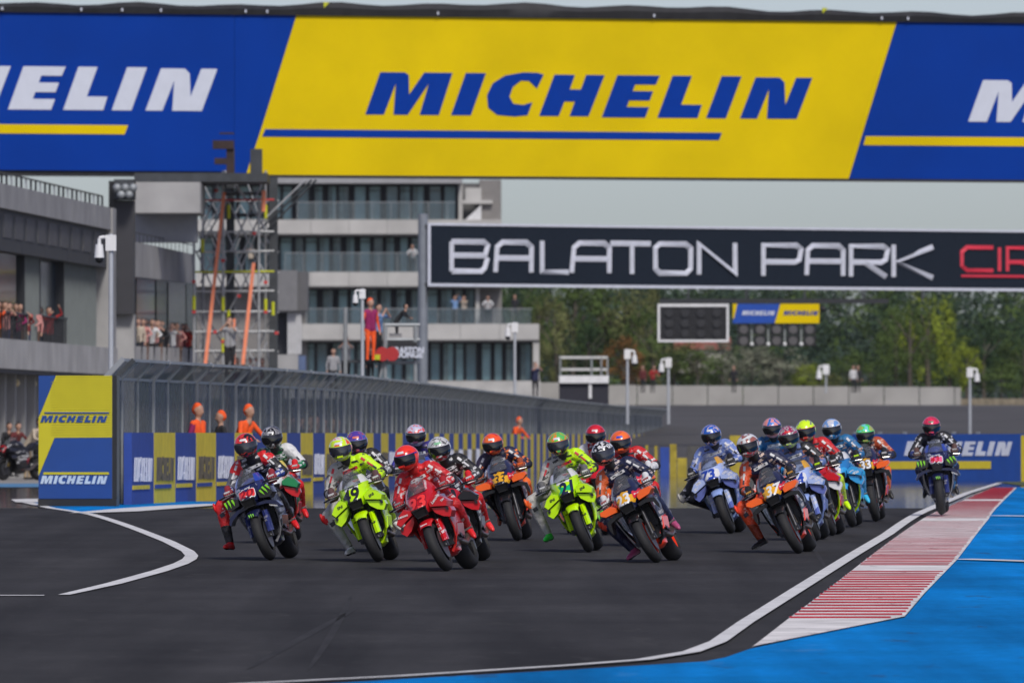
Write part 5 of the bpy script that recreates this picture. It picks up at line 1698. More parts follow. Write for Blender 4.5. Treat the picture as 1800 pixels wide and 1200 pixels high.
# cheeks / wings per style, each side
def prism(pts, s_, y0, y1, k0=.86, lift=0.0, q=None):
    q = q or G(); cx = sum(p[0] for p in pts) / len(pts); cz = sum(p[1] for p in pts) / len(pts)
    A = [((cx + (x - cx) * k0) * s_, y0, cz + (z - cz) * k0 + lift) for x, z in pts]
    B = [(x * s_, y0 + .06, z) for x, z in pts]; Cc = [(x * s_ * .96, y1, z) for x, z in pts]
    q.loft([A, B, Cc] if s_ > 0 else [list(reversed(A)), list(reversed(B)), list(reversed(Cc))]); return q
WING = {
 'D': dict(upper=[(.10, .80), (.19, .845), (.27, .80), (.335, .72), (.30, .665), (.19, .71), (.10, .745)], lower=[(.11, .735), (.19, .70), (.32, .655), (.325, .605), (.275, .545), (.20, .585), (.13, .66)], y=(-.03, .34)),
 'K': dict(upper=[(.13, .80), (.20, .855), (.345, .845), (.36, .80), (.30, .755), (.14, .745)], lower=[(.10, .73), (.22, .74), (.325, .70), (.34, .60), (.325, .54), (.30, .60), (.285, .665), (.2, .69), (.11, .69)], y=(-.02, .26)),
 'Y': dict(upper=[(.11, .82), (.20, .865), (.30, .83), (.315, .75), (.25, .70), (.12, .73)], lower=[(.05, .70), (.18, .70), (.30, .645), (.34, .57), (.325, .545), (.28, .60), (.18, .655), (.05, .67)], y=(-.02, .28)),
}
for st, w_ in WING.items():
    for s_, nm in ((-1, 'l'), (1, 'r')):
        part(f'wing_upper_{st}_{nm}', prism(w_['upper'], s_, w_['y'][0], w_['y'][1]), 30)
        part(f'wing_lower_{st}_{nm}', prism(w_['lower'], s_, w_['y'][0] + .04, w_['y'][1] - .03, .95), 30)
for s_, nm in ((-1, 'l'), (1, 'r')):
    q = G(); q.poly([(s_ * x, -.003, z) for x, z in ((.265, .672), (.30, .66), (.298, .628), (.272, .632))], (0, -.012, 0)); part('duct_' + nm, q)
# side fairings
SR = [(.86, .205, .16, .78), (.78, .235, .14, .84), (.68, .248, .17, .86), (.58, .245, .24, .84), (.47, .228, .33, .80), (.36, .19, .40, .78), (.27, .13, .45, .76), (.21, .06, .47, .74)]
for s_, nm in ((-1, 'l'), (1, 'r')):
    g1 = []
    for z, xo, y0, y1 in SR:
        g1.append([(s_ * xo * kx_, y0 + (y1 - y0) * t, z) for t, kx_ in ((0, .90), (.12, .97), (.35, 1.0), (.7, 1.0), (1, .96))])
    q = G(); q.shell(g1, (-s_ * .014, .004, 0)); part('side_fairing_' + nm, q, 32)
    # bright leading edge strip
    q = G()
    pts = [Vector(r_[0]) + Vector((0, -.006, 0)) for r_ in g1[2:]]
    for a, b in zip(pts, pts[1:]): q.bar(a, b, .016, .03)
    part('fairing_edge_' + nm, q)
    q = G()   # lower side wing bulge
    q.loft([[(s_ * .10, .42, .30), (s_ * .20, .44, .36), (s_ * .235, .45, .48), (s_ * .215, .44, .52), (s_ * .16, .43, .38)], [(s_ * .09, .72, .28), (s_ * .21, .74, .34), (s_ * .25, .74, .47), (s_ * .23, .74, .51), (s_ * .16, .74, .38)]])
    part('belly_pod_' + nm, q)
q = G(); secs = []
for y, w_, z0 in ((.44, .04, .27), (.52, .10, .19), (.66, .12, .165), (.80, .11, .18), (.92, .06, .24)):
    secs.append([(-w_, y, z0 + .10), (-w_ * .9, y, z0 + .03), (-w_ * .4, y, z0), (w_ * .4, y, z0), (w_ * .9, y, z0 + .03), (w_, y, z0 + .10)])
q.loft(secs); part('belly_pan', q, 40)
# interior: radiator, engine, frame
q = G(); q.box(-.17, .17, .37, .41, .42, .70); q.box(-.12, .12, .40, .43, .28, .42)
for i in range(10): q.box(-.165, .165, .362, .37, .43 + .027 * i, .437 + .027 * i)
part('radiator', q)
q = G(); q.box(-.18, .18, .44, .86, .30, .62); q.cyl((-.2, .72, .40), (.2, .72, .40), .09, .09, 16); q.cyl((-.21, .56, .38), (.21, .56, .38), .06, .06, 14); q.box(-.13, .13, .38, .70, .60, .80)
part('engine', q)
q = G()
for s_ in (-1, 1): q.bar((s_ * .08, .25, .84), (s_ * .15, .85, .62), .05, .12); q.bar((s_ * .15, .85, .62), (s_ * .12, .95, .38), .05, .09)
part('frame', q)
q = G()
for s_ in (-1, 1): q.loft([[(s_ * .13, .92, .40), (s_ * .16, .92, .40), (s_ * .16, .92, .30), (s_ * .13, .92, .30)], [(s_ * .12, 1.2, .42), (s_ * .15, 1.2, .42), (s_ * .15, 1.2, .30), (s_ * .12, 1.2, .30)], [(s_ * .125, 1.46, .34), (s_ * .15, 1.46, .34), (s_ * .15, 1.46, .28), (s_ * .125, 1.46, .28)]])
q.box(-.13, .13, .96, 1.04, .32, .40); part('swingarm', q)
q = G(); q.tube([(.12, .60, .33), (.17, .80, .26), (.185, .98, .30), (.175, 1.14, .40), (.165, 1.36, .50)], .032, 12); q.cyl((.165, 1.34, .49), (.165, 1.46, .55), .045, .05, 16); part('exhaust', q, 50)
# tank, seat, tail
q = G(); secs = []
for y, w_, zt, zb_ in ((.36, .09, .93, .82), (.44, .14, 1.00, .78), (.56, .165, 1.035, .76), (.70, .165, 1.02, .76), (.80, .13, .95, .78), (.88, .10, .89, .80)):
    secs.append([(w_ * math.cos(a) * (1 if math.sin(a) > 0 else 1.0), y, (zb_ + zt) / 2 + (zt - zb_) / 2 * math.sin(a)) for a in [2 * math.pi * i / 16 for i in range(16)]])
q.loft(secs); part('tank', q, 60)
q = G(); secs = []
for y, w_, zt in ((.86, .10, .875), (.95, .14, .87), (1.10, .15, .88), (1.2, .13, .90)):
    secs.append([(-w_, y, zt - .05), (-w_, y, zt - .01), (-w_ * .6, y, zt), (w_ * .6, y, zt), (w_, y, zt - .01), (w_, y, zt - .05)])
q.loft(secs); part('seat', q, 40)
q = G(); secs = []
for y, w_, zt, zb_ in ((.90, .13, .86, .72), (1.05, .145, .87, .76), (1.22, .135, 1.0, .80), (1.36, .10, 1.01, .88), (1.50, .045, .99, .94)):
    secs.append([(-w_, y, zb_ + .02), (-w_, y, zt - .03), (-w_ * .6, y, zt), (w_ * .6, y, zt), (w_, y, zt - .03), (w_, y, zb_ + .02), (w_ * .5, y, zb_), (-w_ * .5, y, zb_)])
q.loft(secs); part('tail_unit', q, 40)
# handlebars, levers, pegs
for s_, nm in ((-1, 'l'), (1, 'r')):
    q = G(); q.cyl((s_ * .10, .33, .915), (s_ * .355, .41, .90), .016, .016, 10); part('handlebar_' + nm, q)
    q = G(); q.tube([(s_ * .20, .33, .90), (s_ * .25, .285, .895), (s_ * .36, .305, .885)], .008, 8); part('lever_' + nm, q)
    q = G(); q.tube([(s_ * .19, .29, .915), (s_ * .30, .235, .91), (s_ * .385, .28, .90), (s_ * .365, .35, .90)], .010, 8); part('lever_guard_' + nm, q)
    q = G(); q.cyl((s_ * .16, 1.02, .40), (s_ * .27, 1.02, .41), .013, .013, 8); q.box(s_ * .15 - .01, s_ * .15 + .01, .96, 1.08, .34, .44); part('footpeg_' + nm, q)
q = G(); q.box(-.10, .10, .30, .36, .86, .93); part('dashboard', q)

def wrap_nose(vs, cx, cz, ang=0.0, off=.006, sx_=1.0, sz_=1.0, depth=.003):
    """lay flat artwork (x, z) onto the nose surface"""
    out = []; ca, sa = math.cos(ang), math.sin(ang)
    for x, d, z in vs:
        xx = cx + (x * ca - z * sa) * sx_; zz = cz + (x * sa + z * ca) * sz_
        out.append((xx, nose_y(xx, zz) - off + d, zz))
    return out
def nose_text(txt, size, cx, cz, bold=.012, shear=.2, off=.006, sx_=1.0):
    vs, fs = text_mesh(txt, size, bold, shear, 0.0)
    mxx = sum(v[0] for v in vs) / len(vs); vs = [(v[0] - mxx, v[1], v[2]) for v in vs]
    import bmesh
    bm = bmesh.new(); bv = [bm.verts.new(v) for v in vs]
    for f in fs:
        try: bm.faces.new([bv[i] for i in f])
        except ValueError: pass
    for _ in range(4):
        bmesh.ops.triangulate(bm, faces=bm.faces)
        le = [e for e in bm.edges if e.calc_length() > .022]
        if not le: break
        bmesh.ops.subdivide_edges(bm, edges=le, cuts=1, use_grid_fill=False)
    bmesh.ops.triangulate(bm, faces=bm.faces); bm.verts.index_update()
    vs = [tuple(v.co) for v in bm.verts]; fs = [tuple(v.index for v in f.verts) for f in bm.faces]; bm.free()
    q = G(); q.add(wrap_nose([(x, 0, y) for x, y, z in vs], cx, cz, 0, off, sx_), fs); return q.mesh('number', fix=False)
def nose_patch(pts, cx, cz, off=.004, n=6):
    """filled patch on the nose from a convex outline, fan subdivided"""
    q = G(); ring = len(pts); vs = [(0, 0, 0)]; fs = []
    for k in range(1, n + 1):
        for x, z in pts: vs.append((x * k / n, 0, z * k / n))
    for i in range(ring): fs.append((0, 1 + i, 1 + (i + 1) % ring))
    for k in range(n - 1):
        for i in range(ring):
            a = 1 + k * ring + i; b = 1 + k * ring + (i + 1) % ring; fs.append((a, a + ring, b + ring, b))
    q.add(wrap_nose(vs, cx, cz, 0, off), fs); return q.mesh('patch', fix=False)
def flat_text(txt, w, c, u, v, bold=.01, shear=.15):
    """small word on a flat panel: centre c, unit directions u (along) and v (up), total width w"""
    vs, fs = text_mesh(txt, 1.0, bold * 3, shear, 0.0)
    xs = [p[0] for p in vs]; W = max(xs) - min(xs); k = w / W
    c = Vector(c); u = Vector(u).normalized(); v = Vector(v).normalized()
    q = G(); q.add([c + u * (x * k) + v * (y * k) for x, y, z in vs], fs); return q.mesh('lettering', fix=False)
def claw_mesh(c, u, v, s_):
    q = G(); c = Vector(c); u = Vector(u).normalized(); v = Vector(v).normalized()
    for i, (x, h) in enumerate(((-.5, .9), (0, 1.1), (.5, .9))):
        pts = [(x - .14, .5 * h), (x + .10, .5 * h), (x + .16, 0), (x + .06, -.5 * h), (x - .02, -.1), (x - .10, .1)]
        q.poly([c + u * a * s_ + v * b * s_ for a, b in pts], (0, -.003, 0))
    return q.mesh('claw_mark')

GLOSS = {}
def gloss(name, rgb, var=.06): return M('paint_' + name, rgb, .28, var=var, vscale=5, coat=.5)
COLR = {'black': gloss('black', (.012, .012, .015)), 'navy': gloss('navy', (.008, .012, .05)), 'blue': gloss('blue', (.012, .05, .36)), 'lime': gloss('lime', (.50, .82, .0)), 'white': gloss('white', (.68, .68, .68)),
        'red': gloss('red', (.52, .006, .012)), 'darkred': gloss('dark_red', (.25, .004, .01)), 'orange': gloss('orange', (.85, .12, .012)), 'redorange': gloss('red_orange', (.85, .045, .012)), 'ochre': gloss('ochre', (.72, .36, .012)), 'patchred': gloss('patch_red', (.62, .02, .05)),
        'icy': gloss('icy_blue', (.27, .38, .72)), 'violet': gloss('violet_blue', (.10, .13, .38)), 'azure': gloss('azure', (.03, .30, .62)), 'green': gloss('green', (.01, .22, .07)), 'pink': gloss('pink', (.75, .10, .24)), 'grey': gloss('grey', (.2, .2, .21)),
        'claw': gloss('claw_green', (.22, .62, .02)), 'yellow': gloss('yellow', (.7, .55, .02)), 'purple': gloss('purple', (.05, .02, .2)), 'brightred': gloss('bright_red', (.78, .035, .03)), 'emerald': gloss('emerald', (.0, .42, .14)), 'silver': gloss('silver', (.35, .35, .37)), 'hotpink': gloss('hot_pink', (.85, .05, .35)), 'neon': gloss('neon_green', (.02, .7, .06))}

def bike(spec, rootM, label):
    L = spec['livery']; st = spec['style']
    e = bpy.data.objects.new('racing_motorcycle', None); COL.objects.link(e); e.matrix_world = rootM
    tag(e, label, 'motorcycle', 'racing motorcycles')
    def p(name, key, mat, parent=e, smooth=None): return ob(name, PARTS[key], mat, parent)
    fwh = p('front_wheel', 'front_rim', L.get('rim', carbon)); fwh.location = (0, 0, .30)
    ob('tyre', PARTS['front_tyre'], rubber, fwh); ob('brake_disc', PARTS['front_disc'], disc_m, fwh)
    rw = p('rear_wheel', 'rear_rim', L.get('rim', carbon)); rw.location = (0, 1.43, .312)
    ob('tyre', PARTS['rear_tyre'], rubber, rw); ob('brake_disc', PARTS['rear_disc'], disc_m, rw)
    for nm in 'lr':
        p('fork_leg', 'fork_leg_' + nm, L.get('fork', metal_d)); p('brake_caliper', 'brake_caliper_' + nm, gold_m)
        if L.get('guard'): p('fork_guard', 'fork_guard_' + nm, L['guard'])
        p('side_fairing', 'side_fairing_' + nm, L['side_' + nm] if ('side_' + nm) in L else L['side'])
        p('fairing_edge', 'fairing_edge_' + nm, L.get('edge', L['side']))
        p('belly_pod', 'belly_pod_' + nm, L.get('pod', L['side']))
        p('upper_wing', f'wing_upper_{st}_{nm}', L['wing']); p('lower_wing', f'wing_lower_{st}_{nm}', L['wing2'])
        if st == 'D': p('wing_duct', 'duct_' + nm, black_plastic)
        p('handlebar', 'handlebar_' + nm, carbon); p('lever', 'lever_' + nm, metal_b); p('lever_guard', 'lever_guard_' + nm, carbon); p('footpeg', 'footpeg_' + nm, metal_b)
    p('front_fender', 'front_fender', L['fender']); p('rear_hugger', 'rear_hugger', carbon)
    nf = p('nose_fairing', 'nose_fairing', L['nose']); p('screen_surround', 'screen_ears', L['ears'])
    ws = p('windscreen', 'windscreen', screen_m); ob('screen_trim', PARTS['screen_trim'], carbon, ws)
    ai = p('air_intake', 'air_intake', black_plastic); ob('intake_lip', PARTS['intake_lip'], L.get('lip', carbon), ai)
    p('belly_pan', 'belly_pan', L['belly']); p('radiator', 'radiator', metal_d); p('engine', 'engine', metal_d); p('frame', 'frame', carbon); p('swingarm', 'swingarm', metal_d)
    p('exhaust', 'exhaust', exhaust_m); p('fuel_tank', 'tank', L['tank']); p('seat', 'seat', black_plastic); p('tail_unit', 'tail_unit', L['tail']); p('dashboard', 'dashboard', carbon)
    if L.get('patch'):
        pm = L['patch']; o = ob('number_plate', nose_patch(pm[0], 0, pm[1], .004), pm[2], e)
    for pts, cx, cz, mt in L.get('patches', []): ob('sponsor_patch', nose_patch(pts, cx, cz, .007, 4), mt, e)
    if spec.get('num'):
        n_ = spec['num']
        if n_.get('outline'): ob('number_outline', nose_text(n_['t'], n_['s'], n_.get('x', 0), n_['z'], n_['b'] + .008, n_.get('sh', .15), .0065, n_.get('sx', 1)), n_['outline'], e)
        ob('number', nose_text(n_['t'], n_['s'], n_.get('x', 0), n_['z'], n_['b'], n_.get('sh', .15), .009, n_.get('sx', 1)), n_['m'], e)
    for txt, w_, c, u, v, mt in L.get('texts', []): ob('lettering', flat_text(txt, w_, c, u, v), mt, e)
    for c, u, v, s_, mt in L.get('claws', []): ob('claw_mark', claw_mesh(c, u, v, s_), mt, e)
    return e
# ================================================================== THE FIELD: riders and motorcycles
c_ = COLR
def rect(w, h, r=.3):
    pts = []
    for cx, cy, a0 in ((1, 1, 0), (-1, 1, 90), (-1, -1, 180), (1, -1, 270)):
        for a in (0, 45, 90):
            t = R(a0 + a); pts.append((cx * (w - r * h) + r * h * math.cos(t), cy * (h - r * h) + r * h * math.sin(t)))
    return pts
def oval(w, h, n=16): return [(w * math.cos(2 * math.pi * i / n), h * math.sin(2 * math.pi * i / n)) for i in range(n)]
LIV = {}
def GP(name, base, patch, acc=None, sc=9, amt=.5, sd=0): return M_patches('print_' + name, base, patch, acc, sc, amt, .26, sd, .5)
red_p = GP('red', (.52, .006, .012), (.6, .55, .55), (.33, .004, .008), 9, .35, 1)
lime_p = GP('lime', (.50, .82, .0), (.04, .05, .02), None, 11, .1, 2)
icy_p = GP('icy', (.37, .46, .74), (.62, .62, .66), (.10, .14, .42), 8, .5, 3)
azure_p = GP('azure', (.03, .30, .62), (.6, .62, .62), (.02, .18, .45), 8, .4, 4)
orange_p = GP('orange', (.85, .12, .012), (.03, .03, .04), (.75, .05, .01), 8, .15, 5)
navy_p = GP('navy', (.008, .012, .05), (.35, .36, .42), (.012, .02, .10), 9, .3, 6)
black_p = GP('black', (.012, .012, .014), (.5, .5, .5), (.4, .01, .02), 9, .35, 7)
white_p = GP('white', (.62, .62, .62), (.5, .02, .03), (.02, .2, .08), 8, .5, 8)

kt = dict(nose=c_['navy'], ears=c_['navy'], wing=c_['orange'], wing2=carbon, side=M_patches('ktm_side', (.012, .013, .03), (.6, .55, .5), (.5, .02, .02), 7, .5, .3), edge=carbon, pod=c_['redorange'], belly=c_['redorange'], fender=carbon, tank=c_['navy'], tail=c_['orange'], rim=c_['redorange'],
          fork=metal_d, patch=([(-.125, -.05), (-.10, -.085), (.10, -.085), (.125, -.05), (.115, .02), (.07, .085), (0, .105), (-.07, .085), (-.115, .02)], .835, c_['ochre']),
          patches=[(rect(.042, .046), -.150, .845, c_['patchred']), (rect(.042, .046), .150, .845, c_['patchred']), (rect(.026, .009), -.150, .845, c_['white']), (rect(.026, .009), .150, .845, c_['white'])],
          texts=[('MOTUL', .09, (-.155, .04, .965), (.3, .5, .8), (-.5, -.5, .8), c_['white'])])
LIV['ktm'] = kt
vr = dict(nose=c_['lime'], ears=c_['white'], wing=c_['lime'], wing2=c_['lime'], side=lime_p, edge=c_['lime'], pod=c_['lime'], belly=c_['lime'], fender=c_['lime'], guard=lime_p, tank=white_p, tail=c_['white'], rim=carbon, lip=carbon,
          patch=(rect(.085, .028), .935, c_['white']), texts=[('VR46', .075, (0, .055, .938), (1, 0, 0), (0, .5, 1), c_['black']), ('ENI', .07, (-.20, -.035, .765), (1, 0, .1), (0, 0, 1), c_['black']), ('ENI', .07, (.20, -.035, .765), (1, 0, .25), (-.2, 0, 1), c_['black'])],
          claws=[((0, -.275, .545), (1, 0, 0), (0, .2, 1), .035, c_['black'])])
LIV['vr46'] = vr
LIV['duc'] = dict(nose=c_['red'], ears=c_['red'], wing=c_['red'], wing2=c_['red'], side=red_p, edge=c_['brightred'], pod=c_['darkred'], belly=red_p, fender=c_['red'], guard=red_p, tank=red_p, tail=red_p, rim=carbon,
          texts=[('Lenovo', .13, (.205, -.042, .80), (1, 0, .55), (-.4, 0, 1), c_['white']), ('Lenovo', .12, (-.215, -.042, .775), (1, 0, -.1), (.1, 0, 1), c_['white']), ('Lenovo', .085, (0, -.255, .575), (1, 0, 0), (0, .4, 1), c_['white']),
                 ('TIM', .05, (.275, -.036, .755), (1, 0, .3), (-.2, 0, 1), c_['white']), ('TIM', .05, (-.26, -.010, .675), (1, 0, .3), (-.2, 0, 1), c_['white']), ('AMG', .07, (-.15, .05, 1.0), (.2, .4, 1), (-1, .1, .2), c_['white']), ('UNIBIT', .11, (.16, .05, 1.0), (.25, .3, 1), (-1, .1, .25), c_['white'])],
          patches=[])
LIV['yam'] = dict(nose=navy_p, ears=c_['blue'], wing=c_['black'], wing2=c_['navy'], side=M_patches('yam_side', (.012, .014, .03), (.3, .32, .4), (.02, .03, .14), 6, .4, .3), edge=c_['silver'], pod=c_['black'], belly=c_['navy'], fender=c_['navy'], guard=M_patches('yam_guard', (.02, .03, .14), (.3, .3, .35), None, 12, .5, .3), tank=c_['blue'], tail=c_['blue'], rim=carbon,
          patch=(rect(.105, .062, .5), .83, c_['white']), patches=[(rect(.098, .048, .4), 0, .835, c_['brightred'])],
          texts=[('ENEOS', .12, (0, .005, .892), (1, 0, .12), (0, .3, 1), c_['white']), ('MONSTER', .10, (0, -.11, .765), (1, 0, .1), (0, 0, 1), c_['white']), ('YAMAHA', .10, (.25, -.005, .60), (1, 0, -.5), (.4, 0, 1), c_['white'])],
          claws=[((-.235, -.037, .79), (1, 0, .05), (0, 0, 1), .095, c_['claw']), ((.225, -.037, .805), (1, 0, .4), (-.4, 0, 1), .095, c_['claw']), ((0, -.27, .56), (1, 0, 0), (0, .3, 1), .05, c_['claw'])])
LIV['mil'] = dict(LIV['yam'], wing=c_['black'], ears=c_['blue'], patch=(rect(.10, .06, .5), .83, c_['white']), patches=[(rect(.088, .044, .4), 0, .835, c_['pink'])])
LIV['gre'] = dict(nose=icy_p, ears=c_['ochre'], wing=icy_p, wing2=c_['violet'], side=M_patches('gres_side', (.20, .28, .62), (.5, .5, .6), (.07, .09, .3), 6, .4, .3), edge=c_['icy'], pod=c_['violet'], belly=c_['violet'], fender=c_['icy'], guard=icy_p, tank=icy_p, tail=c_['icy'], rim=carbon,
          patch=(rect(.12, .06, .6), .845, c_['white']), texts=[('QJMOTOR', .11, (-.20, -.037, .79), (1, 0, -.1), (0, 0, 1), c_['black']), ('QJMOTOR', .11, (.20, -.037, .79), (1, 0, .1), (0, 0, 1), c_['black'])])
LIV['apr'] = dict(nose=black_p, ears=c_['black'], wing=c_['black'], wing2=c_['red'], side=M_patches('apr_side', (.014, .014, .016), (.6, .6, .6), (.35, .01, .02), 6, .35, .3), edge=c_['black'], pod=c_['black'], belly=c_['black'], fender=c_['black'], tank=c_['red'], tail=c_['red'], rim=carbon,
          patch=(rect(.10, .06, .5), .84, c_['black']), texts=[('SPRINT', .14, (.256, .34, .72), (.15, 1, .1), (0, 0, 1), c_['white']), ('ARTENCA', .16, (.256, .38, .60), (.15, 1, .1), (0, 0, 1), c_['white'])])
LIV['lcr'] = dict(nose=white_p, ears=c_['yellow'], wing=c_['green'], wing2=c_['red'], side=M_patches('lcr_side', (.5, .5, .5), (.5, .02, .02), (.02, .2, .06), 5, .6, .3), edge=c_['red'], pod=c_['red'], belly=c_['red'], fender=c_['red'], tank=white_p, tail=c_['green'], rim=c_['red'])
LIV['pra'] = dict(LIV['yam'], nose=c_['purple'], ears=c_['blue'], patch=None, patches=[], claws=[], texts=[])
LIV['hon'] = dict(nose=red_p, ears=c_['lime'], wing=c_['red'], wing2=c_['white'], side=M_patches('hon_side', (.5, .015, .015), (.6, .6, .6), (.35, .01, .05), 6, .6, .3), edge=c_['lime'], pod=c_['red'], belly=c_['red'], fender=c_['white'], tank=red_p, tail=c_['red'], rim=c_['red'])
LIV['tra'] = dict(nose=azure_p, ears=c_['white'], wing=azure_p, wing2=c_['azure'], side=M_patches('tra_side', (.03, .28, .6), (.6, .6, .6), (.02, .08, .25), 5, .3, .3), edge=c_['lime'], pod=c_['azure'], belly=c_['azure'], fender=c_['azure'], tank=azure_p, tail=c_['azure'], rim=carbon,
          texts=[('TRACKHOUSE', .22, (.257, .40, .66), (.15, 1, .12), (0, 0, 1), c_['white'])])
LIV['blk'] = dict(LIV['apr'], tank=c_['black'], tail=c_['black'], wing2=c_['black'])

def suit(name, tl, tr, al=None, ar=None, fl=None, fr=None, leg=None, legr=None, shin=None, shinr=None, patch=(.6, .6, .6), acc=None, boot=(.02, .02, .02), boot2=(.015, .015, .015), glove=(.02, .02, .02), knuckle=(.5, .5, .5), neck=(.02, .02, .02), slider=(.5, .5, .5), amt=.55, kl=None, kr=None, shacc=None, logo=(.62, .62, .62), logo2=(.03, .03, .04)):
    def m(tagn, col, sc=9, a=amt, sd=0.0):
        return M_patches(f'suit_{name}_{tagn}', col, patch, shacc if tagn == 'sl' else acc, sc, a, .5, sd)
    al = al or tl; ar = ar or tr; fl = fl or al; fr = fr or ar; leg = leg or tl; legr = legr or leg; shin = shin or leg; shinr = shinr or legr
    kl = kl or al; kr = kr or ar
    return {'kl': m('kl', kl, 10, amt + .1, 11), 'kr': m('kr', kr, 10, amt + .1, 12), 'tl': m('tl', tl, sd=1), 'tr': m('tr', tr, sd=1), 'al': m('al', al, 10, amt + .2, 2), 'ar': m('ar', ar, 10, amt + .2, 3), 'fl': m('fl', fl, 10, amt, 4), 'fr': m('fr', fr, 10, amt, 5), 'hl': m('hl', leg, 8, amt * .5, 6), 'hr': m('hr', legr, 8, amt * .5, 7),
            'sl': m('sl', shin, 8, amt * .4, 8), 'sr': m('sr', shinr, 8, amt * .4, 9), 'joint': M('suitjoint_' + name, (.014, .014, .016), .7), 'logo': M('suitlogo_' + name, logo, .5, var=.05), 'logo2': M('suitlogob_' + name, logo2, .5, var=.05), 'neck': M('suitneck_' + name, neck, .6), 'pad': M('suitpad_' + name, slider, .6), 'slider': M('slider_' + name, slider, .5),
            'boot': M('boot_' + name, boot, .4, var=.15), 'boot2': M('bootb_' + name, boot2, .4), 'glove': M('glove_' + name, glove, .55, var=.2), 'knuckle': M('knuckle_' + name, knuckle, .4)}
visor_dark = M('dark_visor', (.006, .006, .008), .08, var=.2, coat=.5)
visor_tint = M('smoke_visor', (.02, .022, .03), .1, var=.3, coat=.5)
def helm(name, top, side, chin, third, badge=None, brow=None, sc=11, seed=0, visor=None):
    return (M_graphic(f'helm_{name}_top', top, third, side, sc, seed), M_graphic(f'helm_{name}_side', side, third, top, sc * .8, seed + 3), M_graphic(f'helm_{name}_chin', chin, third, side, sc, seed + 5), visor or visor_dark,
            None if badge is None else M('helmbadge_' + name, badge, .3), M('helmbrow_' + name, brow or (.02, .02, .02), .35))
K = (.012, .012, .014); Wt = (.62, .62, .62); RD = (.60, .012, .015); LM = (.50, .80, .0); OR = (.85, .14, .015); NV = (.010, .014, .05); BL = (.02, .09, .5); GY = (.42, .41, .38)

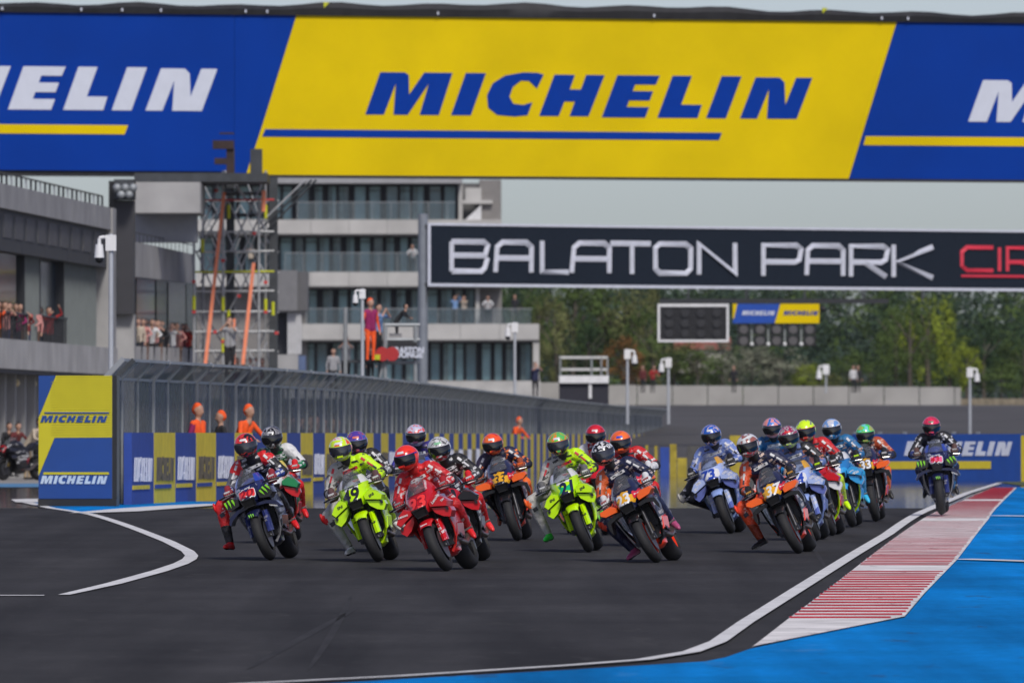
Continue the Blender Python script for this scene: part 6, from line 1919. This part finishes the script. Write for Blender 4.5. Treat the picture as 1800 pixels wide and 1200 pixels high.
RIDERS = [
 dict(key='20', c=(478, 985), rs=37, lean=21, head=(431, 783), style='Y', liv='yam', leg='down', foot=(404, 953), knee=(-.9, -.7, .35), hand=0,
   num=dict(t='20', s=.125, z=.835, b=.003, sx=1.4, m=c_['darkred'], outline=None),
   suit=suit('q', K, K, (.12, .12, .15), K, (.015, .04, .24), (.02, .05, .26), K, K, RD, K, kl=RD, kr=RD, shacc=K, patch=(.6, .6, .6), boot=RD, glove=(.25, .02, .03), knuckle=Wt, slider=RD, neck=(.02, .02, .02)),
   helm=helm('q', (.75, .03, .03), K, K, (.5, .03, .03), Wt, (.02, .02, .02), 9, 1.0, visor_tint),
   bl='dark navy motorcycle with red number 20 plate and green claw marks, leftmost of the pack', rl='rider in black suit with red shoulders and red helmet, leftmost of all, foot down'),
 dict(key='5', c=(503, 956), rs=16, lean=12, head=(478, 769), style='D', liv='lcr', leg='peg', num=None,
   suit=suit('z', (.01, .12, .04), (.01, .12, .04), (.01, .15, .05), Wt, (.01, .12, .04), (.01, .2, .07), Wt, RD, Wt, RD, boot=RD, glove=RD, amt=.5),
   helm=helm('z', K, (.15, .15, .16), K, (.35, .35, .37), (.5, .5, .5), K, 9, 2.0),
   bl='white and green motorcycle with yellow flash mostly hidden behind the number 20 machine', rl='rider in green and white suit with black helmet behind the leftmost rider'),
 dict(key='49', c=(668, 988), rs=24, lean=22, head=(598, 789), style='D', liv='vr46', leg='down', foot=(614, 962), knee=(-1.0, -.6, .1), num=dict(t='49', s=.22, z=.838, b=.006, m=c_['black']),
   suit=suit('d', GY, LM, GY, LM, GY, LM, GY, GY, GY, (.3, .5, .02), patch=(.05, .05, .05), logo=(.5, .02, .03), logo2=(.02, .02, .02), boot=Wt, boot2=K, glove=(.1, .05, .05), knuckle=Wt, slider=RD, amt=.6),
   helm=helm('d', (.75, .08, .02), (.55, .75, .02), (.55, .75, .02), Wt, Wt, (.55, .7, .02), 8, 3.0, visor_tint),
   bl='lime yellow motorcycle carrying black number 49', rl='rider in grey and lime suit with yellow helmet on the number 49 machine'),
 dict(key='b4', c=(655, 970), rs=10, lean=12, head=(627, 778), style='Y', liv='blk', leg='peg', num=None,
   suit=suit('b4', K, K, K, K, K, (.2, .2, .21), patch=Wt, acc=None, glove=(.2, .03, .03), amt=.8),
   helm=helm('b4', (.08, .04, .3), (.03, .08, .4), K, (.4, .08, .1), (.6, .15, .1), (.1, .2, .5), 8, 4.0),
   bl='black motorcycle almost hidden between the number 49 machine and the red number 93', rl='rider in black suit with purple and blue helmet behind the number 49 rider'),
 dict(key='93', c=(789, 1004), rs=42, lean=25, head=(712, 805), style='D', liv='duc', leg='peg', twist=-14, num=dict(t='93', s=.20, z=.835, b=.006, sx=1.15, m=c_['brightred'], outline=c_['darkred']),
   suit=suit('m', (.62, .012, .015), (.62, .012, .015), RD, (.5, .01, .015), RD, RD, (.45, .01, .012), patch=(.66, .62, .6), acc=None, boot=RD, boot2=(.4, .01, .01), glove=(.35, .01, .015), knuckle=(.3, .3, .3), neck=(.4, .01, .01), slider=RD, amt=.75, logo=(.66, .64, .62), logo2=(.25, .005, .01)),
   helm=helm('m', (.80, .035, .02), (.80, .035, .02), (.75, .03, .02), (.55, .02, .01), Wt, (.04, .02, .25), 5, 5.0),
   bl='red motorcycle with red number 93 leading the pack at the very front', rl='rider all in red with red helmet leading on the number 93 machine'),
 dict(key='42', c=(752, 945), rs=8, lean=8, head=(731, 765), style='Y', liv='pra', leg='peg', num=None,
   suit=suit('r', (.03, .02, .14), (.03, .02, .14), (.04, .03, .3), (.04, .03, .2), patch=(.4, .3, .3), acc=None, amt=.4),
   helm=helm('r', (.75, .07, .05), (.65, .6, .65), (.1, .03, .08), (.45, .45, .6), (.5, .45, .55), K, 9, 6.0),
   bl='purple blue motorcycle hidden behind the leading red machine', rl='rider in purple suit with red and white helmet seen above the leading red rider'),
 dict(key='72', c=(836, 989), rs=18, lean=23, head=(772, 789), style='D', liv='apr', leg='peg', num=dict(t='72', s=.15, z=.84, b=.012, m=c_['brightred']),
   suit=suit('bz', K, K, K, K, K, (.05, .05, .055), RD, RD, K, RD, patch=Wt, boot=(.75, .03, .03), boot2=(.6, .02, .02), glove=RD, knuckle=Wt, amt=.55),
   helm=helm('bz', (.6, .6, .6), (.5, .5, .5), (.45, .04, .05), (.12, .12, .12), (.2, .45, .25), (.5, .5, .5), 13, 7.0),
   bl='black and red motorcycle half hidden right behind the leading red machine', rl='rider in black suit with white red and green striped helmet just behind the leading rider'),
 dict(key='33l', c=(912, 951), rs=14, lean=17, head=(866, 781), style='K', liv='ktm', leg='peg', num=dict(t='33', s=.16, z=.835, b=.0, sh=.3, m=c_['black']),
   suit=suit('bi', NV, NV, (.03, .02, .05), NV, NV, NV, NV, OR, NV, OR, patch=(.85, .2, .03), acc=None, boot=(.3, .06, .02), glove=(.3, .06, .02), knuckle=OR, amt=.7),
   helm=helm('bi', (.85, .09, .02), (.8, .14, .02), (.15, .03, .02), (.55, .02, .02), Wt, (.3, .03, .02), 7, 8.0),
   bl='orange and navy motorcycle with thin black number on ochre plate, middle of the pack', rl='rider in navy suit with orange helmet in the middle of the pack'),
 dict(key='21', c=(1038, 971), rs=14, lean=22, head=(981, 780), style='D', liv='vr46', leg='down', foot=(963, 938), knee=(-1.0, -.7, .25), num=dict(t='21', s=.20, z=.838, b=.008, m=c_['navy'], outline=None),
   suit=suit('mo', GY, LM, GY, LM, GY, LM, GY, GY, GY, (.3, .5, .02), patch=(.05, .05, .05), logo=(.5, .02, .03), logo2=(.02, .02, .02), boot=(.02, .65, .05), boot2=(.02, .5, .04), glove=(.12, .12, .12), knuckle=Wt, slider=(.8, .12, .02), amt=.6),
   helm=helm('mo', (.05, .6, .05), (.1, .45, .1), K, (.75, .2, .02), (.6, .6, .6), (.5, .05, .02), 8, 9.0, visor_tint),
   bl='lime yellow motorcycle carrying green and blue number 21', rl='rider in grey and lime suit with green and orange helmet and bright green boots'),
 dict(key='63', c=(1066, 941), rs=8, lean=9, head=(1047, 765), style='D', liv='duc', leg='peg', num=None,
   suit=suit('bg', (.5, .012, .015), (.5, .012, .015), Wt, RD, patch=Wt, amt=.6),
   helm=helm('bg', (.6, .015, .03), (.5, .01, .02), K, (.35, .01, .02), (.6, .5, .5), (.1, .01, .01), 8, 10.0),
   bl='red motorcycle hidden behind the number 21 and number 23 machines', rl='rider in red and white suit with dark red helmet between green and orange helmets'),
 dict(key='12', c=(1138, 961), rs=12, lean=17, head=(1091, 777), style='K', liv='ktm', leg='peg', num=None,
   suit=suit('ac', (.5, .012, .015), (.5, .012, .015), RD, (.5, .012, .015), RD, Wt, RD, boot=(.85, .05, .35), glove=Wt, patch=Wt, amt=.35),
   helm=helm('ac', (.85, .16, .03), (.8, .14, .03), (.7, .1, .03), (.7, .1, .03), (.02, .06, .45), (.2, .03, .02), 5, 11.0),
   bl='orange motorcycle hidden behind the number 23 machine', rl='rider in red suit with orange helmet bearing a blue emblem, behind the number 23 rider'),
 dict(key='23', c=(1158, 989), rs=33, lean=29, head=(1058, 797), style='K', liv='ktm', leg='down', foot=(1112, 965), knee=(-1.0, -.5, .1), toe=(-.9, -.8, -.1), num=dict(t='23', s=.18, z=.835, b=.005, sh=.1, m=c_['white']),
   suit=suit('ba', NV, NV, (.6, .1, .02), NV, NV, NV, (.6, .06, .02), OR, NV, NV, patch=(.65, .55, .5), acc=None, boot=(.35, .06, .15), boot2=K, glove=Wt, knuckle=(.4, .1, .1), slider=(.7, .06, .02), amt=.5),
   helm=helm('ba', (.6, .6, .6), K, (.6, .12, .08), (.02, .02, .02), None, K, 16, 12.0, visor_tint),
   bl='orange and navy motorcycle with ochre plate and white number 23, right of centre', rl='rider in navy suit with black and white patterned helmet leaning on the number 23 machine'),
 dict(key='73', c=(1287, 938), rs=16, lean=20, head=(1250, 765), style='D', liv='gre', leg='knee', num=dict(t='73', s=.18, z=.845, b=.006, sx=1.2, m=c_['blue']),
   suit=suit('am', (.14, .2, .45), (.14, .2, .45), (.15, .22, .5), (.15, .22, .5), BL, (.12, .18, .45), K, K, K, (.14, .2, .45), patch=(.6, .6, .65), boot=K, glove=K, knuckle=GY, slider=GY, amt=.5),
   helm=helm('am', (.02, .10, .45), (.03, .12, .5), K, (.55, .4, .4), Wt, (.02, .1, .4), 8, 13.0),
   bl='pale blue motorcycle with blue number 73 and ochre side horns', rl='rider in blue suit with blue helmet, right knee out, on the number 73 machine'),
 dict(key='37', c=(1407, 973), rs=20, lean=26, head=(1314, 783), style='K', liv='ktm', leg='down', foot=(1337, 946), knee=(-1.0, -.6, .3), toe=(-.8, -.8, -.5), twist=-10, num=dict(t='37', s=.18, z=.835, b=.005, sh=.3, m=c_['white']),
   suit=suit('ao', NV, NV, (.65, .08, .02), NV, (.5, .06, .02), NV, (.75, .06, .015), NV, (.75, .07, .015), NV, patch=(.65, .5, .4), acc=None, boot=K, boot2=GY, glove=K, knuckle=(.6, .3, .05), slider=(.8, .06, .02), amt=.6, shacc=(.3, .04, .01)),
   helm=helm('ao', (.62, .62, .62), (.3, .1, .08), (.6, .05, .08), (.35, .35, .36), None, K, 9, 14.0),
   bl='orange and navy motorcycle with ochre plate and white number 37', rl='rider in navy and orange suit with white helmet on the number 37 machine'),
 dict(key='25', c=(1376, 921), rs=4, lean=8, head=(1357, 752), style='D', liv='tra', leg='peg', num=None,
   suit=suit('fe', (.01, .12, .3), (.01, .12, .3), (.01, .10, .25), (.01, .12, .3), patch=(.3, .4, .2), amt=.3),
   helm=helm('fe', (.03, .15, .5), (.7, .25, .22), K, (.75, .3, .28), (.03, .2, .6), K, 7, 15.0),
   bl='azure motorcycle hidden behind the number 37 machine', rl='rider in teal blue suit with pink and blue helmet behind the white helmeted rider'),
 dict(key='54', c=(1437, 951), rs=12, lean=18, head=(1386, 768), style='D', liv='gre', leg='peg', num=dict(t='54', s=.16, z=.845, b=.005, m=c_['blue']),
   suit=suit('al', (.09, .13, .28), (.09, .13, .28), (.12, .16, .34), K, (.12, .16, .34), (.12, .18, .38), K, (.05, .25, .6), K, K, patch=(.55, .2, .1), boot=K, glove=K, knuckle=LM, amt=.3),
   helm=helm('al', (.3, .02, .08), (.2, .2, .2), (.4, .6, .02), (.45, .45, .45), (.6, .03, .03), (.05, .05, .05), 18, 16.0),
   bl='pale blue motorcycle directly behind and right of the number 37 machine', rl='rider in grey blue suit with red and checkered helmet behind the number 37 rider'),
 dict(key='10', c=(1465, 942), rs=12, lean=18, head=(1416, 757), style='D', liv='hon', leg='peg', num=None,
   suit=suit('mn', RD, (.5, .012, .015), RD, (.5, .012, .015), RD, K, RD, RD, RD, (.5, .7, .02), patch=Wt, boot=LM, glove=K, knuckle=Wt, amt=.6),
   helm=helm('mn', (.60, .85, .02), (.5, .7, .02), (.6, .05, .03), (.2, .22, .2), None, (.6, .03, .02), 6, 17.0),
   bl='red and white motorcycle with yellow green trim second behind the number 37 machine', rl='rider in red suit with fluorescent yellow helmet in the right hand group'),
 dict(key='79', c=(1500, 927), rs=8, lean=15, head=(1462, 754), style='D', liv='tra', leg='peg', num=dict(t='5', s=.15, z=.84, b=.012, m=c_['white']),
   suit=suit('og', (.012, .10, .22), (.012, .10, .22), (.012, .13, .3), (.012, .13, .3), (.012, .13, .3), (.012, .13, .3), (.02, .3, .55), K, (.02, .3, .55), (.02, .3, .55), patch=(.5, .3, .2), boot=(.03, .4, .65), glove=K, knuckle=LM, amt=.3),
   helm=helm('og', (.15, .3, .6), (.55, .55, .6), (.02, .2, .45), (.5, .5, .55), (.55, .55, .6), K, 8, 18.0),
   bl='azure blue motorcycle between the red one and the rear number 33 machine', rl='rider in teal suit with light blue and white helmet in the right hand group'),
 dict(key='33r', c=(1541, 917), rs=6, lean=11, head=(1521, 763), style='K', liv='ktm', leg='peg', num=dict(t='33', s=.17, z=.835, b=.006, sh=0, m=c_['white'], outline=c_['black']),
   suit=suit('bn', NV, NV, (.02, .015, .04), (.4, .06, .02), NV, NV, NV, OR, patch=(.6, .3, .2), acc=None, glove=K, amt=.5),
   helm=helm('bn', (.15, .6, .55), (.35, .4, .1), K, (.05, .6, .08), None, (.05, .65, .05), 5, 19.0),
   bl='orange and navy motorcycle with outlined number 33, last in line of the right hand group', rl='rider in navy and orange suit with turquoise and green helmet'),
 dict(key='43', c=(1656, 909), rs=2, lean=6, head=(1637, 749), style='Y', liv='mil', leg='peg', num=dict(t='43', s=.11, z=.835, b=.003, sx=1.3, m=c_['red']),
   suit=suit('mi', K, K, K, K, (.02, .04, .2), (.04, .05, .12), NV, NV, NV, NV, patch=(.55, .55, .6), boot=K, glove=(.1, .05, .04), knuckle=GY, amt=.5),
   helm=helm('mi', (.75, .03, .10), (.7, .03, .1), K, (.5, .03, .07), (.12, .15, .1), K, 9, 20.0),
   bl='navy black motorcycle with pink plate riding alone on the red and white kerb', rl='rider in black and navy suit with pinkish red helmet alone on the kerb'),
]
def root_matrix(c, lean, rs, lift=0.0):
    p = gp(*c); Y = p.y
    Xr = (c[0] + rs - 900) / F * (Y + 1.42)
    yaw = -math.asin(max(-.5, min(.5, (Xr - p.x) / 1.43)))
    return Matrix.Translation(p + Vector((0, 0, .010 + lift))) @ Euler((R(.46), R(-lean), yaw), 'XYZ').to_matrix().to_4x4()
for r_ in RIDERS:
    RM = root_matrix(r_['c'], r_['lean'], r_['rs'], .03 if r_['key'] == '43' else 0)
    r_['livery'] = LIV[r_['liv']]
    b_ = bike(r_, RM, r_['bl'])
    if r_['key'] == '21':
        ob('number_ground', nose_patch([(-.105, -.055), (.085, -.055), (.115, .055), (-.075, .055)], 0, .838, .006), c_['emerald'], b_)
    Y = RM.translation.y
    hl = RM.inverted() @ P(r_['head'][0], r_['head'][1], Y + .62)
    hx = max(-.25, min(.42, hl.x)); hz = max(1.26, min(1.5, hl.z))
    ft = None
    if r_['leg'] == 'down':
        fp = P(r_['foot'][0], r_['foot'][1], Y + .7)
        fp.z = max(fp.z, g(fp.y) + .085); ft = fp - RM.translation
    rider(r_, RM, r_['rl'], r_['suit'], r_['helm'], r_['leg'], hx, hz, twist=r_.get('twist', 0), foot=ft, knee=r_.get('knee'))

# ================================================================== OTHER PEOPLE
def fence_xy(xpx, off):
    lo, hi = FP[0][1], FP[-1][1]
    for _ in range(50):
        m = (lo + hi) / 2
        X = lerp_at(FP, m) + off
        if X / m * F + 900 < xpx: lo = m
        else: hi = m
    return lerp_at(FP, lo) + off, lo
for i, (x, pose, t, lab) in enumerate(((348, 'plain', 'orange', 'marshal in orange overalls and cap standing behind the barrier, leftmost of three'), (388, 'plain', 'black', 'marshal in dark top and orange cap, middle one behind the barrier'), (419, 'lean', 'orange', 'marshal in orange leaning over the barrier above the red helmeted rider'), (901, 'lean', 'orange', 'marshal in orange far along the barrier above the orange helmeted rider'))):
    X, Yp = fence_xy(x, -.02)
    o = stander(x, 900, Yp, pose, t, 'orange', lab, 'marshals behind the barrier', hair='orange', z=0, yaw=(62, -70, 55, 60)[i], arm=('magenta' if i == 0 else None))
    o.location.x = X; 
    if i == 1: o.scale = (.93, .93, .93)
# spectators in the pit building
rn = random.Random(11)
tops = ['pink', 'red', 'cream', 'white', 'darkred', 'brown', 'pink', 'orange', 'magenta', 'black']
descr = ['in the front row', 'half hidden behind others', 'leaning over the rail', 'with raised arm', 'holding up a camera']
def crowd(xs, Y0, Y1, xa, xb, z, where, grp, n):
    for i in range(n):
        x = xs[0] + (xs[1] - xs[0]) * (i + .5) / n + rn.uniform(-2, 2); k = (x - xa) / (xb - xa)
        ps = rn.choice(['camera', 'lean', 'up', 'plain', 'camera', 'bend'])
        tcol = rn.choice(tops)
        stander(x, 0, Y0 + (Y1 - Y0) * k + rn.uniform(-.2, .5) + (1.0 if i % 2 else .1), ps, tcol, rn.choice(['black', 'navy', 'brown']), f'spectator in {tcol} {where}, {["first", "second", "third", "fourth", "fifth", "sixth", "seventh", "eighth", "ninth", "tenth", "eleventh", "twelfth"][i]} from the left', grp, z=z + .12, yaw=rn.uniform(-30, 30), flip=bool(i % 2)).scale *= .88
crowd((-6, 62), 315.9, 348.9, 0, 187, Z2 - .62, 'at the first pit building window', 'spectators at the pit building windows', 11)
crowd((76, 112), 315.9, 348.9, 0, 187, Z2 - .62, 'at the small pit balcony', 'spectators at the pit building windows', 2)
crowd((240, 292), 372.0, 390.0, 235, 345, 3.35, 'in the left opening of the annexe', 'spectators at the annexe windows', 9)
crowd((298, 334), 372.0, 390.0, 235, 345, 3.3, 'in the right opening of the annexe', 'spectators at the annexe windows', 6)
crowd((395, 470), 395, 397, 395, 470, 2.2, 'behind the foot of the scaffold tower', 'onlookers at the scaffold tower', 6)
# figures behind the mesh fence
for i in range(12):
    x = 492 + i * 13.5 + rn.uniform(-3, 3)
    X, Yp = fence_xy(x, -rn.uniform(1.2, 3.2))
    o = stander(x, 0, Yp, rn.choice(['bend', 'lean', 'camera']), rn.choice(['black', 'darkred', 'brown', 'grey']), 'black', f'team member behind the mesh fence, {["first", "second", "third", "fourth", "fifth", "sixth", "seventh", "eighth", "ninth", "tenth", "eleventh", "twelfth"][i]} from the left', 'team members behind the fence', z=0, yaw=rn.uniform(-40, 40))
    o.location.x = X; o.scale = (.92, .92, .92)
for x in (785, 815, 836, 1160):
    X, Yp = fence_xy(x, -2); o = stander(x, 0, Yp, 'lean', 'black', 'black', 'dark figure behind the far part of the mesh fence, ' + {785: 'nearest to the leading riders', 815: 'second from the left', 836: 'third from the left', 1160: 'at the very end'}[x], 'team members behind the fence', z=0); o.location.x = X
# platform figures
stander(651, 637, 319.4, 'plain', 'magenta', 'orange', 'marshal in magenta top, orange trousers and orange cap on the platform by the camera pole', hair='orange', hpx=112, yaw=35, arm='orange')
stander(665, 634, 320.6, 'camera', 'lightblue', 'black', 'person in light blue shirt standing beside the orange marshal', hpx=100, yaw=60)
stander(697, 600, 321.2, 'bend', 'black', 'black', 'person in black jacket bending over the upper rail of the platform', hpx=66, yaw=80)
stander(652, 672, 321.8, 'plain', 'black', 'black', 'person in black below the marshal platform', hpx=60, yaw=10)
stander(48, 843, 308, 'bend', 'cream', 'beige', 'woman with long dark hair in cream blouse and wide beige trousers in the pit lane', hpx=108, yaw=60)
for x, t, lab in ((8, 'black', 'mechanic in black at the left edge of the pit lane'), (24, 'darkred', 'mechanic in dark red beside the woman in beige'), (66, 'black', 'mechanic in black partly behind the advertising block')):
    stander(x, 838, 311, 'lean', t, 'black', lab, 'mechanics in the pit lane', hpx=95, yaw=40)
for x, y, Y, ps, t, lab in ((800, 568, 740.6, 'up', 'lightblue', 'guest with raised arm on the hotel balcony under the name sign'), (816, 568, 740.7, 'camera', 'cream', 'guest in cream beside the raised arm on the hotel balcony'), (858, 568, 740.6, 'lean', 'white', 'guest in white at the balcony rail near its right end'),
                            (905, 566, 740.8, 'plain', 'black', 'guest in black at the right end of the hotel balcony'), (727, 478, 740.6, 'lean', 'white', 'guest in white on the second floor balcony left of the sign post'), (441, 478, 740.6, 'camera', 'cream', 'guest seen through the scaffold tower on a balcony'),
                            (586, 690, 460, 'plain', 'palegrey', 'photographer in pale grey above the fence left of the marshal'), (608, 680, 400, 'camera', 'palegrey', 'photographer in pale grey bib beside the camera pole'), (404, 662, 340, 'camera', 'palegrey', 'photographer in pale grey at the foot of the scaffold tower'),
                            (941, 700, 560, 'camera', 'navy', 'photographer in navy in front of the hotel corner'), (1500, 690, 745, 'plain', 'white', 'person in white on top of the retaining wall'), (1508, 690, 745.5, 'plain', 'black', 'person in black on top of the retaining wall'), (1290, 690, 748, 'plain', 'black', 'person in black far behind the start lights'),
                            (1130, 690, 748, 'plain', 'darkred', 'person in dark red by the rusty bush'), (1147, 690, 748, 'lean', 'red', 'person in red by the rusty bush')):
    stander(x, y, Y, ps, t, 'black', lab, yaw=rn.uniform(-30, 30))
# parked machine in the pit lane at the left edge
pm_ = dict(key='pit', lean=2, rs=0, style='Y', livery=LIV['blk'], num=None)
bike(pm_, Matrix.Translation((P(6, 765, 302).x, 302, 0.01)) @ Euler((0, R(-4), R(-38)), 'XYZ').to_matrix().to_4x4(), 'black motorcycle parked in the pit lane at the left edge')
